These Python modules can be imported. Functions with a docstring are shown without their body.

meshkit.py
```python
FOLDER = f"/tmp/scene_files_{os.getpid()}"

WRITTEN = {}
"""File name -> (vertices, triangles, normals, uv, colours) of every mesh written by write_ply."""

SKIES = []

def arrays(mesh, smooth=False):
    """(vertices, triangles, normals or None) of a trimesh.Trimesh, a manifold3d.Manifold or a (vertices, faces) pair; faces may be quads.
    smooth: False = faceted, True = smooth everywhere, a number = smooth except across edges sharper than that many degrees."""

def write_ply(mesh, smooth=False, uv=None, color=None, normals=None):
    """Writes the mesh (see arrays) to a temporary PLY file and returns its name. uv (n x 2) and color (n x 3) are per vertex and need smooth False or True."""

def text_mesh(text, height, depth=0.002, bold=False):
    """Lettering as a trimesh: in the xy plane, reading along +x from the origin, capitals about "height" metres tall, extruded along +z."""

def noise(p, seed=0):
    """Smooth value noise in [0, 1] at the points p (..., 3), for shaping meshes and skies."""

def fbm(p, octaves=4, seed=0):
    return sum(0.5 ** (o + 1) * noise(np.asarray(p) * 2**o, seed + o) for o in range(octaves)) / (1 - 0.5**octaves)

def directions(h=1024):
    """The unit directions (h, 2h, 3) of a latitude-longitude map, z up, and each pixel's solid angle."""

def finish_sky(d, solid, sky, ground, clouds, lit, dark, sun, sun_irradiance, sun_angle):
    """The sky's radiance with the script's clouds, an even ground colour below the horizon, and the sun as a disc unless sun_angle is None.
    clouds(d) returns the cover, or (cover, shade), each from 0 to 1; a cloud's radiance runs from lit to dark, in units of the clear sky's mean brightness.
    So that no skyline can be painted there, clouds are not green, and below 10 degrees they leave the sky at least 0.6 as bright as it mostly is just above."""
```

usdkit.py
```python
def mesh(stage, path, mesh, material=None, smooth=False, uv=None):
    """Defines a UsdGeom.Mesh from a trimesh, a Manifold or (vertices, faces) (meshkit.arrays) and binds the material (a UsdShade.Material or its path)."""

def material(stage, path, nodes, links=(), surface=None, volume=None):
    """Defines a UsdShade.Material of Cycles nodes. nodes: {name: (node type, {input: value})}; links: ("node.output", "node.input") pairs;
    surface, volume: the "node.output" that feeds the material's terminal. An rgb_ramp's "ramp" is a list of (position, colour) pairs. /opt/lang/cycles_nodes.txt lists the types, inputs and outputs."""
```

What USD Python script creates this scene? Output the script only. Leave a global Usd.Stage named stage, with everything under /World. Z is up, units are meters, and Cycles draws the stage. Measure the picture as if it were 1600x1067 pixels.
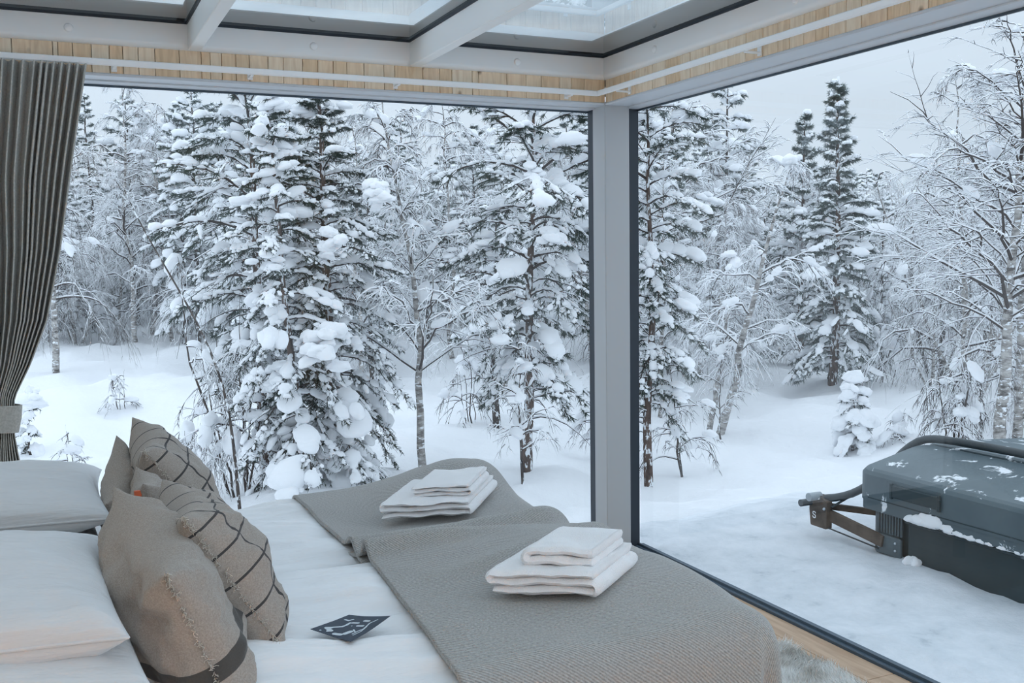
import math, numpy as np, trimesh, usdkit, meshkit
from pxr import Usd, UsdGeom, UsdLux, UsdShade, Gf, Sdf
from shapely.geometry import Polygon, LineString, Point
from shapely import affinity

stage = Usd.Stage.CreateInMemory()
UsdGeom.SetStageUpAxis(stage, UsdGeom.Tokens.z)
UsdGeom.SetStageMetersPerUnit(stage, 1.0)
world = UsdGeom.Xform.Define(stage, '/World')
stage.SetDefaultPrim(world.GetPrim())
UsdGeom.Scope.Define(stage, '/World/Looks')

# ------------------------------------------------------------------ camera, sky, exposure
EYE = np.array([0.0, 0.0, 1.4])
YAW, PITCH, ROLL = np.radians([-24.68, -4.78, -0.816])
FPX = 1600 * 35 / 36.0
def _basis():
    f = np.array([-math.sin(YAW), math.cos(YAW), 0]); r = np.array([math.cos(YAW), math.sin(YAW), 0]); u = np.array([0, 0, 1.0])
    f2 = math.cos(PITCH) * f + math.sin(PITCH) * u; u2 = -math.sin(PITCH) * f + math.cos(PITCH) * u
    return math.cos(ROLL) * r + math.sin(ROLL) * u2, -math.sin(ROLL) * r + math.cos(ROLL) * u2, f2
CR, CU, CF = _basis()
cam = UsdGeom.Camera.Define(stage, '/World/camera')
cam.AddTransformOp().Set(Gf.Matrix4d(*CR, 0, *CU, 0, *(-CF), 0, *EYE, 1))
cam.CreateFocalLengthAttr(35.0); cam.CreateHorizontalApertureAttr(36.0); cam.CreateVerticalApertureAttr(24.0)
cam.CreateClippingRangeAttr((0.05, 500.0))
cam.CreateExposureAttr(0.36)
SKY = (0.80, 0.915, 1.04)          # an overcast sky, brighter overhead than at the horizon
dome = UsdLux.DomeLight.Define(stage, '/World/sky')
dome.CreateIntensityAttr(1.0)
sky_m = usdkit.material(stage, '/World/Looks/sky', {
    "tc": ("texture_coordinate", {}), "sp": ("separate_xyz", {}),
    "mp": ("mapping", {"scale": (1.2, 1.2, 5.0)}), "nz": ("noise_texture", {"scale": 1.6, "detail": 4}),
    "mr": ("map_range", {"from_min": 0.3, "from_max": 0.7, "to_min": 0.94, "to_max": 1.06}),
    "rp": ("rgb_ramp", {"ramp": [(0, tuple(c * 0.66 for c in SKY)), (1, SKY)]}),
    "mx": ("mix_color", {"blend_type": "multiply", "fac": 1.0, "use_clamp": False}), "b": ("background_shader", {"strength": 1.0})},
    [("tc.generated", "sp.vector"), ("sp.z", "rp.fac"), ("tc.generated", "mp.vector"), ("mp.vector", "nz.vector"), ("nz.fac", "mr.value"),
     ("rp.color", "mx.a"), ("mr.result", "mx.b"), ("mx.result", "b.color")], surface="b.background")
UsdShade.MaterialBindingAPI.Apply(dome.GetPrim()).Bind(sky_m)

# ------------------------------------------------------------------ helpers
def ray(px, py): return (px - 800) / FPX * CR - (py - 533.5) / FPX * CU + CF
def at(px, py, axis, val):
    """the point where the line of sight through a pixel meets the plane axis = val"""
    d = ray(px, py); return EYE + d * ((val - EYE[axis]) / d[axis])
_names = {}
def uniq(parent, name):
    k = _names.get((parent, name), 0); _names[(parent, name)] = k + 1
    return f'{parent}/{name}' + (f'_{k:03d}' if k else '')
def cat(ms):
    vs, fs, n = [], [], 0
    for m in ms:
        v, f = (np.asarray(m.vertices), np.asarray(m.faces)) if hasattr(m, 'faces') else m
        if f.shape[1] == 4: f = np.vstack([f[:, [0, 1, 2]], f[:, [0, 2, 3]]])
        vs.append(v); fs.append(f + n); n += len(v)
    return np.vstack(vs), np.vstack(fs)
def meta(prim, label=None, category=None, group=None, kind=None):
    for k, v in (('label', label), ('category', category), ('group', group), ('kind', kind)):
        if v: prim.SetCustomDataByKey(k, v)
class Node:
    def __init__(s, path, loc): s.path, s.loc = path, np.asarray(loc, float)
def thing(name, label, category, loc=(0, 0, 0), group=None, kind=None):
    x = UsdGeom.Xform.Define(stage, uniq('/World', name)); x.AddTranslateOp().Set(tuple(map(float, loc)))
    meta(x.GetPrim(), label, category, group, kind)
    return Node(str(x.GetPath()), loc)
def part(parent, name, mesh, mat, label=None, smooth=False, uv=None, kind=None):
    v, f = (np.array(mesh.vertices, float), np.array(mesh.faces)) if hasattr(mesh, 'faces') else mesh
    m = usdkit.mesh(stage, uniq(parent.path, name), (np.asarray(v, float) - parent.loc, f), mat, smooth, uv)
    meta(m.GetPrim(), label, None, None, kind)
    return Node(str(m.GetPath()), parent.loc)
def single(name, label, category, mesh, mat, loc=(0, 0, 0), smooth=False, group=None, kind=None, uv=None):
    v, f = (np.array(mesh.vertices, float), np.array(mesh.faces)) if hasattr(mesh, 'faces') else mesh
    m = usdkit.mesh(stage, uniq('/World', name), (np.asarray(v, float) - np.asarray(loc, float), f), mat, smooth, uv)
    m.AddTranslateOp().Set(tuple(map(float, loc))); meta(m.GetPrim(), label, category, group, kind)
    return Node(str(m.GetPath()), loc)
def copy_of(node, name, loc, rz=0.0, sc=(1, 1, 1), tilt=0.0, label=None, category=None, group=None):
    x = UsdGeom.Xform.Define(stage, uniq('/World', name)); x.AddTranslateOp().Set(tuple(map(float, loc)))
    x.AddRotateXYZOp().Set((float(tilt), 0.0, float(math.degrees(rz)))); x.AddScaleOp().Set(tuple(map(float, sc)))
    p = x.GetPrim(); p.GetReferences().AddInternalReference(node.path); p.SetInstanceable(True)
    meta(p, label, category, group)
def box(x0, x1, y0, y1, z0, z1, b=0.0):
    """a box; b > 0 chamfers every edge"""
    if b <= 0:
        return trimesh.creation.box(bounds=[(x0, y0, z0), (x1, y1, z1)])
    pts = []
    for sx in (0, 1):
        for sy in (0, 1):
            for sz in (0, 1):
                c = np.array([(x0, x1)[sx], (y0, y1)[sy], (z0, z1)[sz]]); d = np.array([1 - 2 * sx, 1 - 2 * sy, 1 - 2 * sz]) * b
                for k in range(3):
                    o = d.copy(); o[k] = 0; pts.append(c + o)
    return trimesh.convex.convex_hull(np.array(pts))
def grid_faces(n, m):
    i, j = np.meshgrid(np.arange(n - 1), np.arange(m - 1), indexing='ij'); a = (i * m + j).ravel()
    return np.vstack([np.stack([a, a + m, a + m + 1], 1), np.stack([a, a + m + 1, a + 1], 1)])
def unit(v): return v / (np.linalg.norm(v, axis=-1, keepdims=True) + 1e-12)
def tubes(P, R, S=4):
    """N polylines of K points as tubes: P (N,K,3), R (N,K)"""
    P = np.asarray(P, float); N, K, _ = P.shape; R = np.broadcast_to(R, (N, K))
    T = unit(np.gradient(P, axis=1)); mean = unit(P[:, -1] - P[:, 0])
    ref = np.where(np.abs(mean[:, 2:]) < 0.8, [0, 0, 1.0], [1.0, 0, 0])
    A = unit(np.cross(T, ref[:, None])); B = np.cross(T, A); a = np.arange(S) * 2 * np.pi / S
    V = P[:, :, None] + R[:, :, None, None] * (np.cos(a)[:, None] * A[:, :, None] + np.sin(a)[:, None] * B[:, :, None])
    n, k, s = np.meshgrid(np.arange(N), np.arange(K - 1), np.arange(S), indexing='ij')
    i0 = ((n * K + k) * S + s).ravel(); i1 = ((n * K + k) * S + (s + 1) % S).ravel()
    return V.reshape(-1, 3), np.vstack([np.stack([i0, i1, i1 + S], 1), np.stack([i0, i1 + S, i0 + S], 1)])
def tube(points, r, S=8, caps=True):
    p = np.asarray(points, float); v, f = tubes(p[None], np.broadcast_to(r, (1, len(p))), S)
    if caps:
        n = len(v); v = np.vstack([v, p[:1], p[-1:]]); k = len(p)
        f = np.vstack([f, [[n, (s + 1) % S, s] for s in range(S)], [[n + 1, (k - 1) * S + s, (k - 1) * S + (s + 1) % S] for s in range(S)]])
    return v, f
def bez(pts, n=24):
    from scipy.interpolate import make_interp_spline
    p = np.asarray(pts, float); k = min(3, len(p) - 1); s = np.r_[0, np.cumsum(np.linalg.norm(np.diff(p, axis=0), axis=1))]
    return make_interp_spline(s, p, k=k)(np.linspace(0, s[-1], n))
def lathe(profile, n=24):
    m = trimesh.creation.revolve(np.asarray(profile, float), sections=n); return m

def lumpy(sub, k, seed, flat=0.5):
    base = trimesh.creation.icosphere(subdivisions=sub); out = []
    for i in range(k):
        n = (meshkit.fbm(base.vertices * 1.5 + 13.7 * i + seed, 3, seed + i) - 0.5) * 1.35
        v = base.vertices * (1 + 0.75 * n[:, None]); v[:, 2] = np.where(v[:, 2] < 0, v[:, 2] * flat, v[:, 2]); out.append(v)
    return np.array(out), np.array(base.faces)
LUMP0, LUMP1, LUMP2 = lumpy(0, 14, 2), lumpy(1, 14, 3), lumpy(2, 14, 5)
def lumps(rng, C, D, size, lib=LUMP1):
    """snow clumps: centres C (N,3), long directions D (N,3), half sizes (N,3)"""
    V, F = lib; C = np.asarray(C, float); N = len(C)
    if N == 0: return np.zeros((0, 3)), np.zeros((0, 3), int)
    D = unit(np.asarray(D, float)); sd = np.cross([0, 0, 1.0], D); bad = np.linalg.norm(sd, axis=1) < 0.15; sd[bad] = [1, 0, 0]; sd = unit(sd); up = np.cross(D, sd)
    k = rng.integers(0, len(V), N); v = V[k] * size[:, None, :]
    W = C[:, None] + v[:, :, :1] * D[:, None] + v[:, :, 1:2] * sd[:, None] + v[:, :, 2:] * up[:, None]
    return W.reshape(-1, 3), (F[None] + (np.arange(N) * V.shape[1])[:, None, None]).reshape(-1, 3)
def blades(rng, B, D, L, w):
    D = unit(D); S = unit(np.cross(D, rng.normal(size=D.shape))) * (w / 2); L = np.broadcast_to(L, (len(B),))[:, None]
    V = np.stack([B + S, B - S, B + D * L], 1).reshape(-1, 3)
    return V, np.arange(len(V)).reshape(-1, 3)
def along(P, n, s):
    """points and tangents at parameters s (0..1) on polylines P[n]"""
    K = P.shape[1]; x = np.clip(s, 0, 0.9999) * (K - 1); i = x.astype(int); t = (x - i)[:, None]
    a, b = P[n, i], P[n, i + 1]
    return a * (1 - t) + b * t, unit(b - a)

# ------------------------------------------------------------------ materials
def M(name, nodes, links=(), surface="p.BSDF", **k): return usdkit.material(stage, '/World/Looks/' + name, nodes, links, surface=surface, **k)
def plain(name, col, rough=0.6, spec=0.5, metal=0.0, bump=None):
    nodes = {"p": ("principled_bsdf", {"base_color": col, "roughness": rough, "specular_ior_level": spec, "metallic": metal})}; links = []
    if bump:
        nodes |= {"tc": ("texture_coordinate", {}), "n": ("noise_texture", {"scale": bump[0], "detail": 3}), "b": ("bump", {"strength": bump[1], "distance": bump[2]})}
        links = [("tc.object", "n.vector"), ("n.fac", "b.height"), ("b.normal", "p.normal")]
    return M(name, nodes, links)
def varied(name, c1, c2, scale, lo=0.35, hi=0.65, rough=0.8, spec=0.3, stretch=(1, 1, 1), bump=None, detail=4, sheen=0.0):
    nodes = {"tc": ("texture_coordinate", {}), "mp": ("mapping", {"scale": stretch}), "n": ("noise_texture", {"scale": scale, "detail": detail}),
             "r": ("rgb_ramp", {"ramp": [(lo, c1), (hi, c2)]}), "p": ("principled_bsdf", {"roughness": rough, "specular_ior_level": spec, "sheen_weight": sheen})}
    links = [("tc.object", "mp.vector"), ("mp.vector", "n.vector"), ("n.fac", "r.fac"), ("r.color", "p.base_color")]
    if bump:
        nodes |= {"b": ("bump", {"strength": bump[0], "distance": bump[1]})}; links += [("n.fac", "b.height"), ("b.normal", "p.normal")]
    return M(name, nodes, links)
white = plain('white_paint', (.89, .905, .91), .45, .4)
post_m = plain('post_paint_grey', (.47, .49, .51), .45, .4)
white_rail = plain('white_rail', (.92, .93, .94), .35, .5)
frame_grey = plain('window_frame_grey', (.62, .66, .71), .45, .4)
cap_white = plain('cap_white', (.93, .94, .95), .4)
seal_m = plain('rubber_seal', (.03, .04, .055), .5, .4)
sill_m = plain('dark_aluminium', (.06, .09, .12), .4, .5)
frit_m = plain('edge_band_grey', (.17, .18, .185), .6, .3)
snow_m = M('snow', {"d": ("diffuse_bsdf", {"color": (.92, .935, .96), "roughness": 0.4})}, surface="d.BSDF")
# loose snow, and thin packed icy snow where the deck has been walked on (attribute st.x)
ground_m = M('ground_snow', {"at": ("attribute", {"attribute": "st"}), "sx": ("separate_xyz", {}), "tc": ("texture_coordinate", {}), "n": ("noise_texture", {"scale": 7, "detail": 6, "roughness": .65}), "n3": ("noise_texture", {"scale": 5.5, "detail": 6, "roughness": .68}),
                             "r": ("rgb_ramp", {"ramp": [(.28, (.46, .51, .56)), (.40, (.63, .67, .71)), (.62, (.73, .76, .80))]}), "mx": ("mix_color", {"a": (.91, .925, .95)}),
                             "b": ("bump", {"strength": .7, "distance": .03}), "d": ("diffuse_bsdf", {})},
             [("at.vector", "sx.vector"), ("tc.object", "n.vector"), ("tc.object", "n3.vector"), ("n3.fac", "r.fac"), ("r.color", "mx.b"), ("sx.x", "mx.fac"), ("mx.result", "d.color"), ("n.fac", "b.height"), ("b.normal", "d.normal")], surface="d.BSDF")
roofsnow_m = M('roof_snow', {"tc": ("texture_coordinate", {}), "n": ("noise_texture", {"scale": 2.2, "detail": 4}), "r": ("rgb_ramp", {"ramp": [(.35, (.68, .72, .76)), (.65, (.95, .965, .98))]}),
                             "d": ("diffuse_bsdf", {}), "t": ("translucent_bsdf", {}), "m": ("mix_closure", {"fac": .80})},
               [("tc.object", "n.vector"), ("n.fac", "r.fac"), ("r.color", "d.color"), ("r.color", "t.color"), ("d.BSDF", "m.closure1"), ("t.BSDF", "m.closure2")], surface="m.closure")
glass_m = M('window_glass', {"f0": ("fresnel", {"IOR": 1.45}), "ge": ("geometry", {}), "nb": ("math", {"math_type": "subtract", "value1": 1.0}), "f": ("math", {"math_type": "multiply"}), "t": ("transparent_bsdf", {"color": (.965, .98, .985)}), "g": ("glossy_bsdf", {"color": (1, 1, 1), "roughness": 0.0}), "m": ("mix_closure", {})},
            [("ge.backfacing", "nb.value2"), ("f0.fac", "f.value1"), ("nb.value", "f.value2"), ("f.value", "m.fac"), ("t.BSDF", "m.closure1"), ("g.BSDF", "m.closure2")], surface="m.closure")
roof_glass_m = M('roof_glass', {"f0": ("fresnel", {"IOR": 1.45}), "ge": ("geometry", {}), "nb": ("math", {"math_type": "subtract", "value1": 1.0}), "iv": ("math", {"math_type": "subtract", "value1": 1.0}), "pw": ("math", {"math_type": "power", "value2": 1.7}), "i2": ("math", {"math_type": "subtract", "value1": 1.0}), "f": ("math", {"math_type": "multiply"}),
             "t": ("transparent_bsdf", {"color": (.93, .965, .97)}), "g": ("glossy_bsdf", {"color": (1, 1, 1), "roughness": 0.0}), "m": ("mix_closure", {})},
            [("ge.backfacing", "nb.value2"), ("f0.fac", "iv.value2"), ("iv.value", "pw.value1"), ("pw.value", "i2.value2"), ("i2.value", "f.value1"), ("nb.value", "f.value2"), ("f.value", "m.fac"), ("t.BSDF", "m.closure1"), ("g.BSDF", "m.closure2")], surface="m.closure")
def board_mat(name, a, b, seed):
    return M(name, {"tc": ("texture_coordinate", {}), "mp": ("mapping", {"location": (seed * 3.1, seed * 1.7, seed), "scale": (14, 14, 1.6)}), "n": ("noise_texture", {"scale": 3.2, "detail": 5, "distortion": 1.2}),
                    "r": ("rgb_ramp", {"ramp": [(.3, a), (.62, b)]}), "mk": ("mapping", {"location": (seed, seed * 2.3, seed * .7), "scale": (9, 9, 6)}), "v": ("voronoi_texture", {"scale": 1.0, "randomness": 1.0}),
                    "k": ("rgb_ramp", {"ramp": [(0.05, (.22, .13, .07)), (.13, (1, 1, 1))]}), "mx": ("mix_color", {"blend_type": "multiply", "fac": .8}), "p": ("principled_bsdf", {"roughness": .6, "specular_ior_level": .3})},
             [("tc.object", "mp.vector"), ("mp.vector", "n.vector"), ("n.fac", "r.fac"), ("tc.object", "mk.vector"), ("mk.vector", "v.vector"), ("v.distance", "k.fac"), ("r.color", "mx.a"), ("k.color", "mx.b"), ("mx.result", "p.base_color")])
boards_m = [board_mat(f'pine_board_{w}', a, b, i + 1) for i, (w, a, b) in enumerate((('pale', (.72, .54, .37), (.88, .71, .52)), ('honey', (.68, .49, .31), (.85, .66, .46)), ('cream', (.76, .60, .43), (.90, .76, .59))))]
floor_ms = [varied(f'oak_floor_{w}', a, b, 5, rough=.5, stretch=(8, .8, 8)) for w, a, b in (('warm', (.40, .26, .165), (.52, .36, .24)), ('light', (.43, .29, .19), (.55, .39, .27)))]
inner_wood = varied('interior_wood', (.62, .49, .35), (.78, .65, .50), 4, stretch=(6, 6, .6))

# ------------------------------------------------------------------ the room shell
XG, YG = 2.52, 4.17            # the glass planes: window_2 at x = XG, window_1 at y = YG
XW, YW = 2.325, 4.005          # inner faces of the board walls above the windows
XL, YB = -0.78, -1.5           # left wall, back wall
ZB0, ZB1, ZH = 2.195, 2.295, 2.10
rng = np.random.default_rng(7)
fl = thing('floor', 'light oak plank floor along the foot of the glass wall', 'floor', kind='structure')
part(fl, 'slab', box(XL, XG + .03, YB, YG + .03, -.12, -.021), inner_wood)
x = XG - .03
k = 0
while x > 1.3:
    x0 = x - .125; y = YB + .3 * (k % 3)
    ys = [YB] + ([2.40] if k % 2 == 0 else [1.5, 3.2]) + [YG - .02]
    for a, b in zip(ys[:-1], ys[1:]):
        part(fl, 'plank', box(x0 + .0012, x - .0012, a + .0012, b - .0012, -.02, 0, .0015), floor_ms[(k + len(ys)) % 2])
    x = x0; k += 1
part(fl, 'plank', box(XL, x - .001, YB, YG - .02, -.02, 0, .0015), floor_ms[0])

#@@WL
wl = thing('wall_left', 'pine clad wall behind the heads of the beds', 'wall', kind='structure')
part(wl, 'panel', box(XL - .1, XL, YB, YG, 0, 2.29), inner_wood)
wb = thing('wall_back', 'pine clad wall with a wide opening at the back of the room', 'wall', kind='structure')
part(wb, 'panel', cat([box(XL - .1, XL + .5, YB - .1, YB, 0, 2.29), box(XG - .3, XG, YB - .1, YB, 0, 2.29), box(XL + .5, XG - .3, YB - .1, YB, 2.1, 2.29), box(XL + .5, XG - .3, YB - .1, YB, 0, .1)]), inner_wood)
w3 = thing('window_3', 'wide window in the back wall behind the camera', 'window', kind='structure')
part(w3, 'glass_pane', box(XL + .5, XG - .3, YB - .06, YB - .05, .1, 2.1), glass_m)

# boards above the windows, one mesh each
wf = thing('wall_front', 'narrow band of vertical pine boards above the wide front window', 'wall', kind='structure')
edges = [XL, -.6, -.5, -.42, -.33, -.25, -.155] + [at(p, 110, 1, YW)[0] for p in (20, 84, 92, 115, 144, 172, 193, 217, 243, 281, 315, 329, 347, 369, 390, 419, 443, 473, 497, 521, 542, 569, 600, 617, 661, 687, 706, 738, 748, 792, 822, 846, 874, 893, 913)] + [XW]
for i, (a, b) in enumerate(zip(edges[:-1], edges[1:])):
    o = rng.uniform(0, .0022)
    part(wf, 'board', box(a + .0009, b - .0009, YW + o, YG + .02, ZH - .004, 2.27, .0015), boards_m[int(rng.integers(3))])
wr = thing('wall_right', 'narrow band of vertical pine boards above the right window', 'wall', kind='structure')
edges = [YB] + list(np.arange(YB + .09, 2.1, .095)) + [at(p, 60, 0, XW)[1] for p in (1449, 1420, 1385, 1345, 1321, 1294, 1274, 1255, 1233, 1215, 1191, 1165, 1137, 1108, 1078, 1062, 1040, 1019, 992, 983, 956)] + [YW]
edges = sorted(edges)
for i, (a, b) in enumerate(zip(edges[:-1], edges[1:])):
    if b - a < .004: continue
    o = rng.uniform(0, .0022)
    part(wr, 'board', box(XW + o, XG + .02, a + .0009, b - .0009, ZH - .004, 2.27, .0015), boards_m[int(rng.integers(3))])

# ceiling: steel beams with rounded lower edges, rafters, screw caps, roof glass
def round_bar(w, h, r, L):
    """section w x h whose lower edges have radius r, along x from 0 to L, top at z = 0"""
    p = Polygon([(0, 0), (w, 0), (w, -h), (0, -h)]); q = p.buffer(-r).buffer(r, quad_segs=6).union(Polygon([(0, 0), (w, 0), (w, -h / 2), (0, -h / 2)]))
    m = trimesh.creation.extrude_polygon(q, L); m.apply_transform([[0, 0, 1, 0], [1, 0, 0, 0], [0, 1, 0, 0], [0, 0, 0, 1]]); return m
ce = thing('ceiling', 'glazed roof on white steel beams and rafters', 'ceiling', kind='structure')
XBm, YBm = XW - .02, YW - .02
m = round_bar(.20, .095, .022, XBm - XL + .2); m.apply_translation((XL, YBm, ZB1)); bA = part(ce, 'beam', m, white, smooth=25)
m = round_bar(.20, .095, .022, YBm - YB + .2); m.apply_transform([[0, -1, 0, 0], [1, 0, 0, 0], [0, 0, 1, 0], [0, 0, 0, 1]]); m.apply_translation((XBm + .2, YB, ZB1)); bB = part(ce, 'beam', m, white, smooth=25)
cap = lathe([(0, .008), (.008, .008), (.0130, .0060), (.0155, .002), (.016, 0), (0, 0)], 20)
for px, py in ((107, 43), (490, 72.5), (808, 97)):
    c = at(px, py, 1, YBm); mm = cap.copy(); mm.apply_transform(trimesh.transformations.rotation_matrix(math.pi / 2, (1, 0, 0))); mm.apply_translation(c); part(bA, 'screw_cap', mm, cap_white, smooth=30)
for cc in (at(1023, 77, 0, XBm), np.array([XBm, 2.70, 2.25]), np.array([XBm, 1.82, 2.25])):
    mm = cap.copy(); mm.apply_transform(trimesh.transformations.rotation_matrix(-math.pi / 2, (0, 1, 0))); mm.apply_translation(cc); part(bB, 'screw_cap', mm, cap_white, smooth=30)
RX = [-.375, .505, 1.385]
for rx in RX:
    part(ce, 'rafter', box(rx, rx + .047, YB, YBm + .004, ZB0 + .002, ZB1, .003), white)
bays = [XL] + [v for rx in RX for v in (rx, rx + .047)] + [XBm]
for a, b in zip(bays[0::2], bays[1::2]):
    g = part(ce, 'glass_pane', box(a - .015, b + .015, YB, YBm + .02, ZB1 + .008, ZB1 + .030), roof_glass_m)
    s = [box(a - .002, b + .002, YBm - .006, YBm + .012, ZB1 - .002, ZB1 + .008), box(a - .004, a + .004, YB, YBm, ZB1 - .002, ZB1 + .008), box(b - .004, b + .004, YB, YBm, ZB1 - .002, ZB1 + .008)]
    part(g, 'seal', cat(s), seal_m)
    w = .14
    part(g, 'edge_band', cat([box(a, b, YBm - w, YBm + .16, ZB1 + .031, ZB1 + .036), box(a - .02, a + .03, YB, YBm + .16, ZB1 + .031, ZB1 + .036), box(b - (w if b == XBm else .03), b + (.16 if b == XBm else .02), YB, YBm + .16, ZB1 + .031, ZB1 + .036)]), frit_m)
# snow lying on the roof glass
gx, gy = np.linspace(XL - .1, XG, 60), np.linspace(1.25, YG, 90); X, Y = np.meshgrid(gx, gy, indexing='ij')
zt = ZB1 + .085 + .05 * meshkit.fbm(np.stack([X * 1.5, Y * 1.5, 0 * X], -1), 4, 3); zb = np.full_like(X, ZB1 + .042)
V = np.vstack([np.stack([X, Y, zt], -1).reshape(-1, 3), np.stack([X, Y, zb], -1).reshape(-1, 3)]); F = grid_faces(60, 90)
single('roof_snow', 'layer of snow lying on the glass roof above the beds', 'snow', (V, np.vstack([F, F[:, ::-1] + 5400])), roofsnow_m, smooth=True, kind='stuff')

# corner post
post = thing('trim_1', 'white steel corner post between the two windows', 'post', (2.31, 4.0, 0), kind='structure')
part(post, 'post', box(2.318, 2.448, 3.998, 4.112, 0, ZH + .002, .003), post_m)
part(post, 'seal', box(2.322, XG - .002, 4.112, YG - .006, 0, ZH, 0), seal_m)
part(post, 'seal', box(2.448, XG - .004, 4.03, 4.112, 0, ZH, 0), seal_m)
# window 1: head with a step, glass, sill
w1 = thing('window_1', 'wide front window looking onto the snowy forest', 'window', kind='structure')
part(w1, 'head', cat([box(XL, XW - .002, YW - .004, YG - .075, ZH - .012, ZH - .001, .003), box(XL, 2.322, YG - .08, YG + .02, ZH - .018, ZH + .02, .003)]), frame_grey)
part(w1, 'glass_pane', box(XL, 2.33, YG, YG + .012, .03, ZH - .015), glass_m)
part(w1, 'sill', cat([box(XL, 2.33, YG - .05, YG + .04, -.02, .03, .004), box(XL, 2.33, YG - .008, YG, .03, .045), box(XL, 2.33, YG - .008, YG, ZH - .026, ZH - .016)]), sill_m)
w2 = thing('window_2', 'right window looking onto the snowy deck and hot tub', 'window', kind='structure')
part(w2, 'head', cat([box(XW - .004, XG - .075, YB, YW - .002, ZH - .012, ZH - .001, .003), box(XG - .08, XG + .02, YB, 4.03, ZH - .018, ZH + .02, .003)]), frame_grey)
part(w2, 'glass_pane', box(XG, XG + .012, YB, 4.03, .012, ZH - .015), glass_m)
part(w2, 'sill', cat([box(XG - .03, XG + .03, YB, 4.05, -.04, .012, .003), box(XG - .012, XG - .002, YB, 4.05, .012, .022), box(XG - .008, XG, YB, 4.03, ZH - .026, ZH - .016)]), sill_m)

# curtain rail on both walls
rail = thing('curtain_rail', 'white curtain rail running round the corner above both windows', 'curtain rail', (XW - .07, YW - .07, 2.13))
XR, YR = XW - .062, YW - .062
part(rail, 'rail', box(XL, XR, YR, YR + .016, 2.117, 2.140, .003), white_rail)
part(rail, 'rail', box(XR - .016, XR, YB, YR + .016, 2.117, 2.140, .003), white_rail)
for px, py in ((625, 131), (895, 150), (180, 112), (395, 118)):
    c = at(px, py, 1, YR); part(rail, 'bracket', cat([box(c[0] - .006, c[0] + .006, YR + .01, YW + .002, 2.112, 2.119, .001), box(c[0] - .010, c[0] + .010, YW - .004, YW + .002, 2.105, 2.14, .001)]), white_rail)
for yy in (at(965, 150, 0, XR)[1], at(1165, 92, 0, XR)[1], at(1473, 12, 0, XR)[1], 1.2):
    part(rail, 'bracket', cat([box(XR - .005, XW + .002, yy - .006, yy + .006, 2.112, 2.119, .001), box(XW - .004, XW + .002, yy - .010, yy + .010, 2.105, 2.14, .001)]), white_rail)
# ------------------------------------------------------------------ beds, bedding
def fabric(name, c1, c2, scale=60, bump=(.25, .002), sheen=.2, stripe=None):
    return varied(name, c1, c2, scale, rough=.85, spec=.15, bump=bump, sheen=sheen)
def cotton(name, c1, c2):
    """smooth cotton with long soft creases"""
    return M(name, {"tc": ("texture_coordinate", {}), "mp": ("mapping", {"scale": (1.6, 9, 9), "rotation": (0, 0, .16)}), "n": ("noise_texture", {"scale": 2.2, "detail": 5, "roughness": .55, "distortion": .5}), "r": ("rgb_ramp", {"ramp": [(.3, c1), (.7, c2)]}),
                    "b": ("bump", {"strength": .55, "distance": .02}), "p": ("principled_bsdf", {"roughness": .85, "specular_ior_level": .12, "sheen_weight": .08})},
             [("tc.object", "mp.vector"), ("mp.vector", "n.vector"), ("n.fac", "r.fac"), ("r.color", "p.base_color"), ("n.fac", "b.height"), ("b.normal", "p.normal")])
linen_white = cotton('white_cotton', (.89, .89, .90), (.92, .92, .925))
pillow_white = cotton('pillow_cotton', (.72, .72, .73), (.76, .76, .765))
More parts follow.
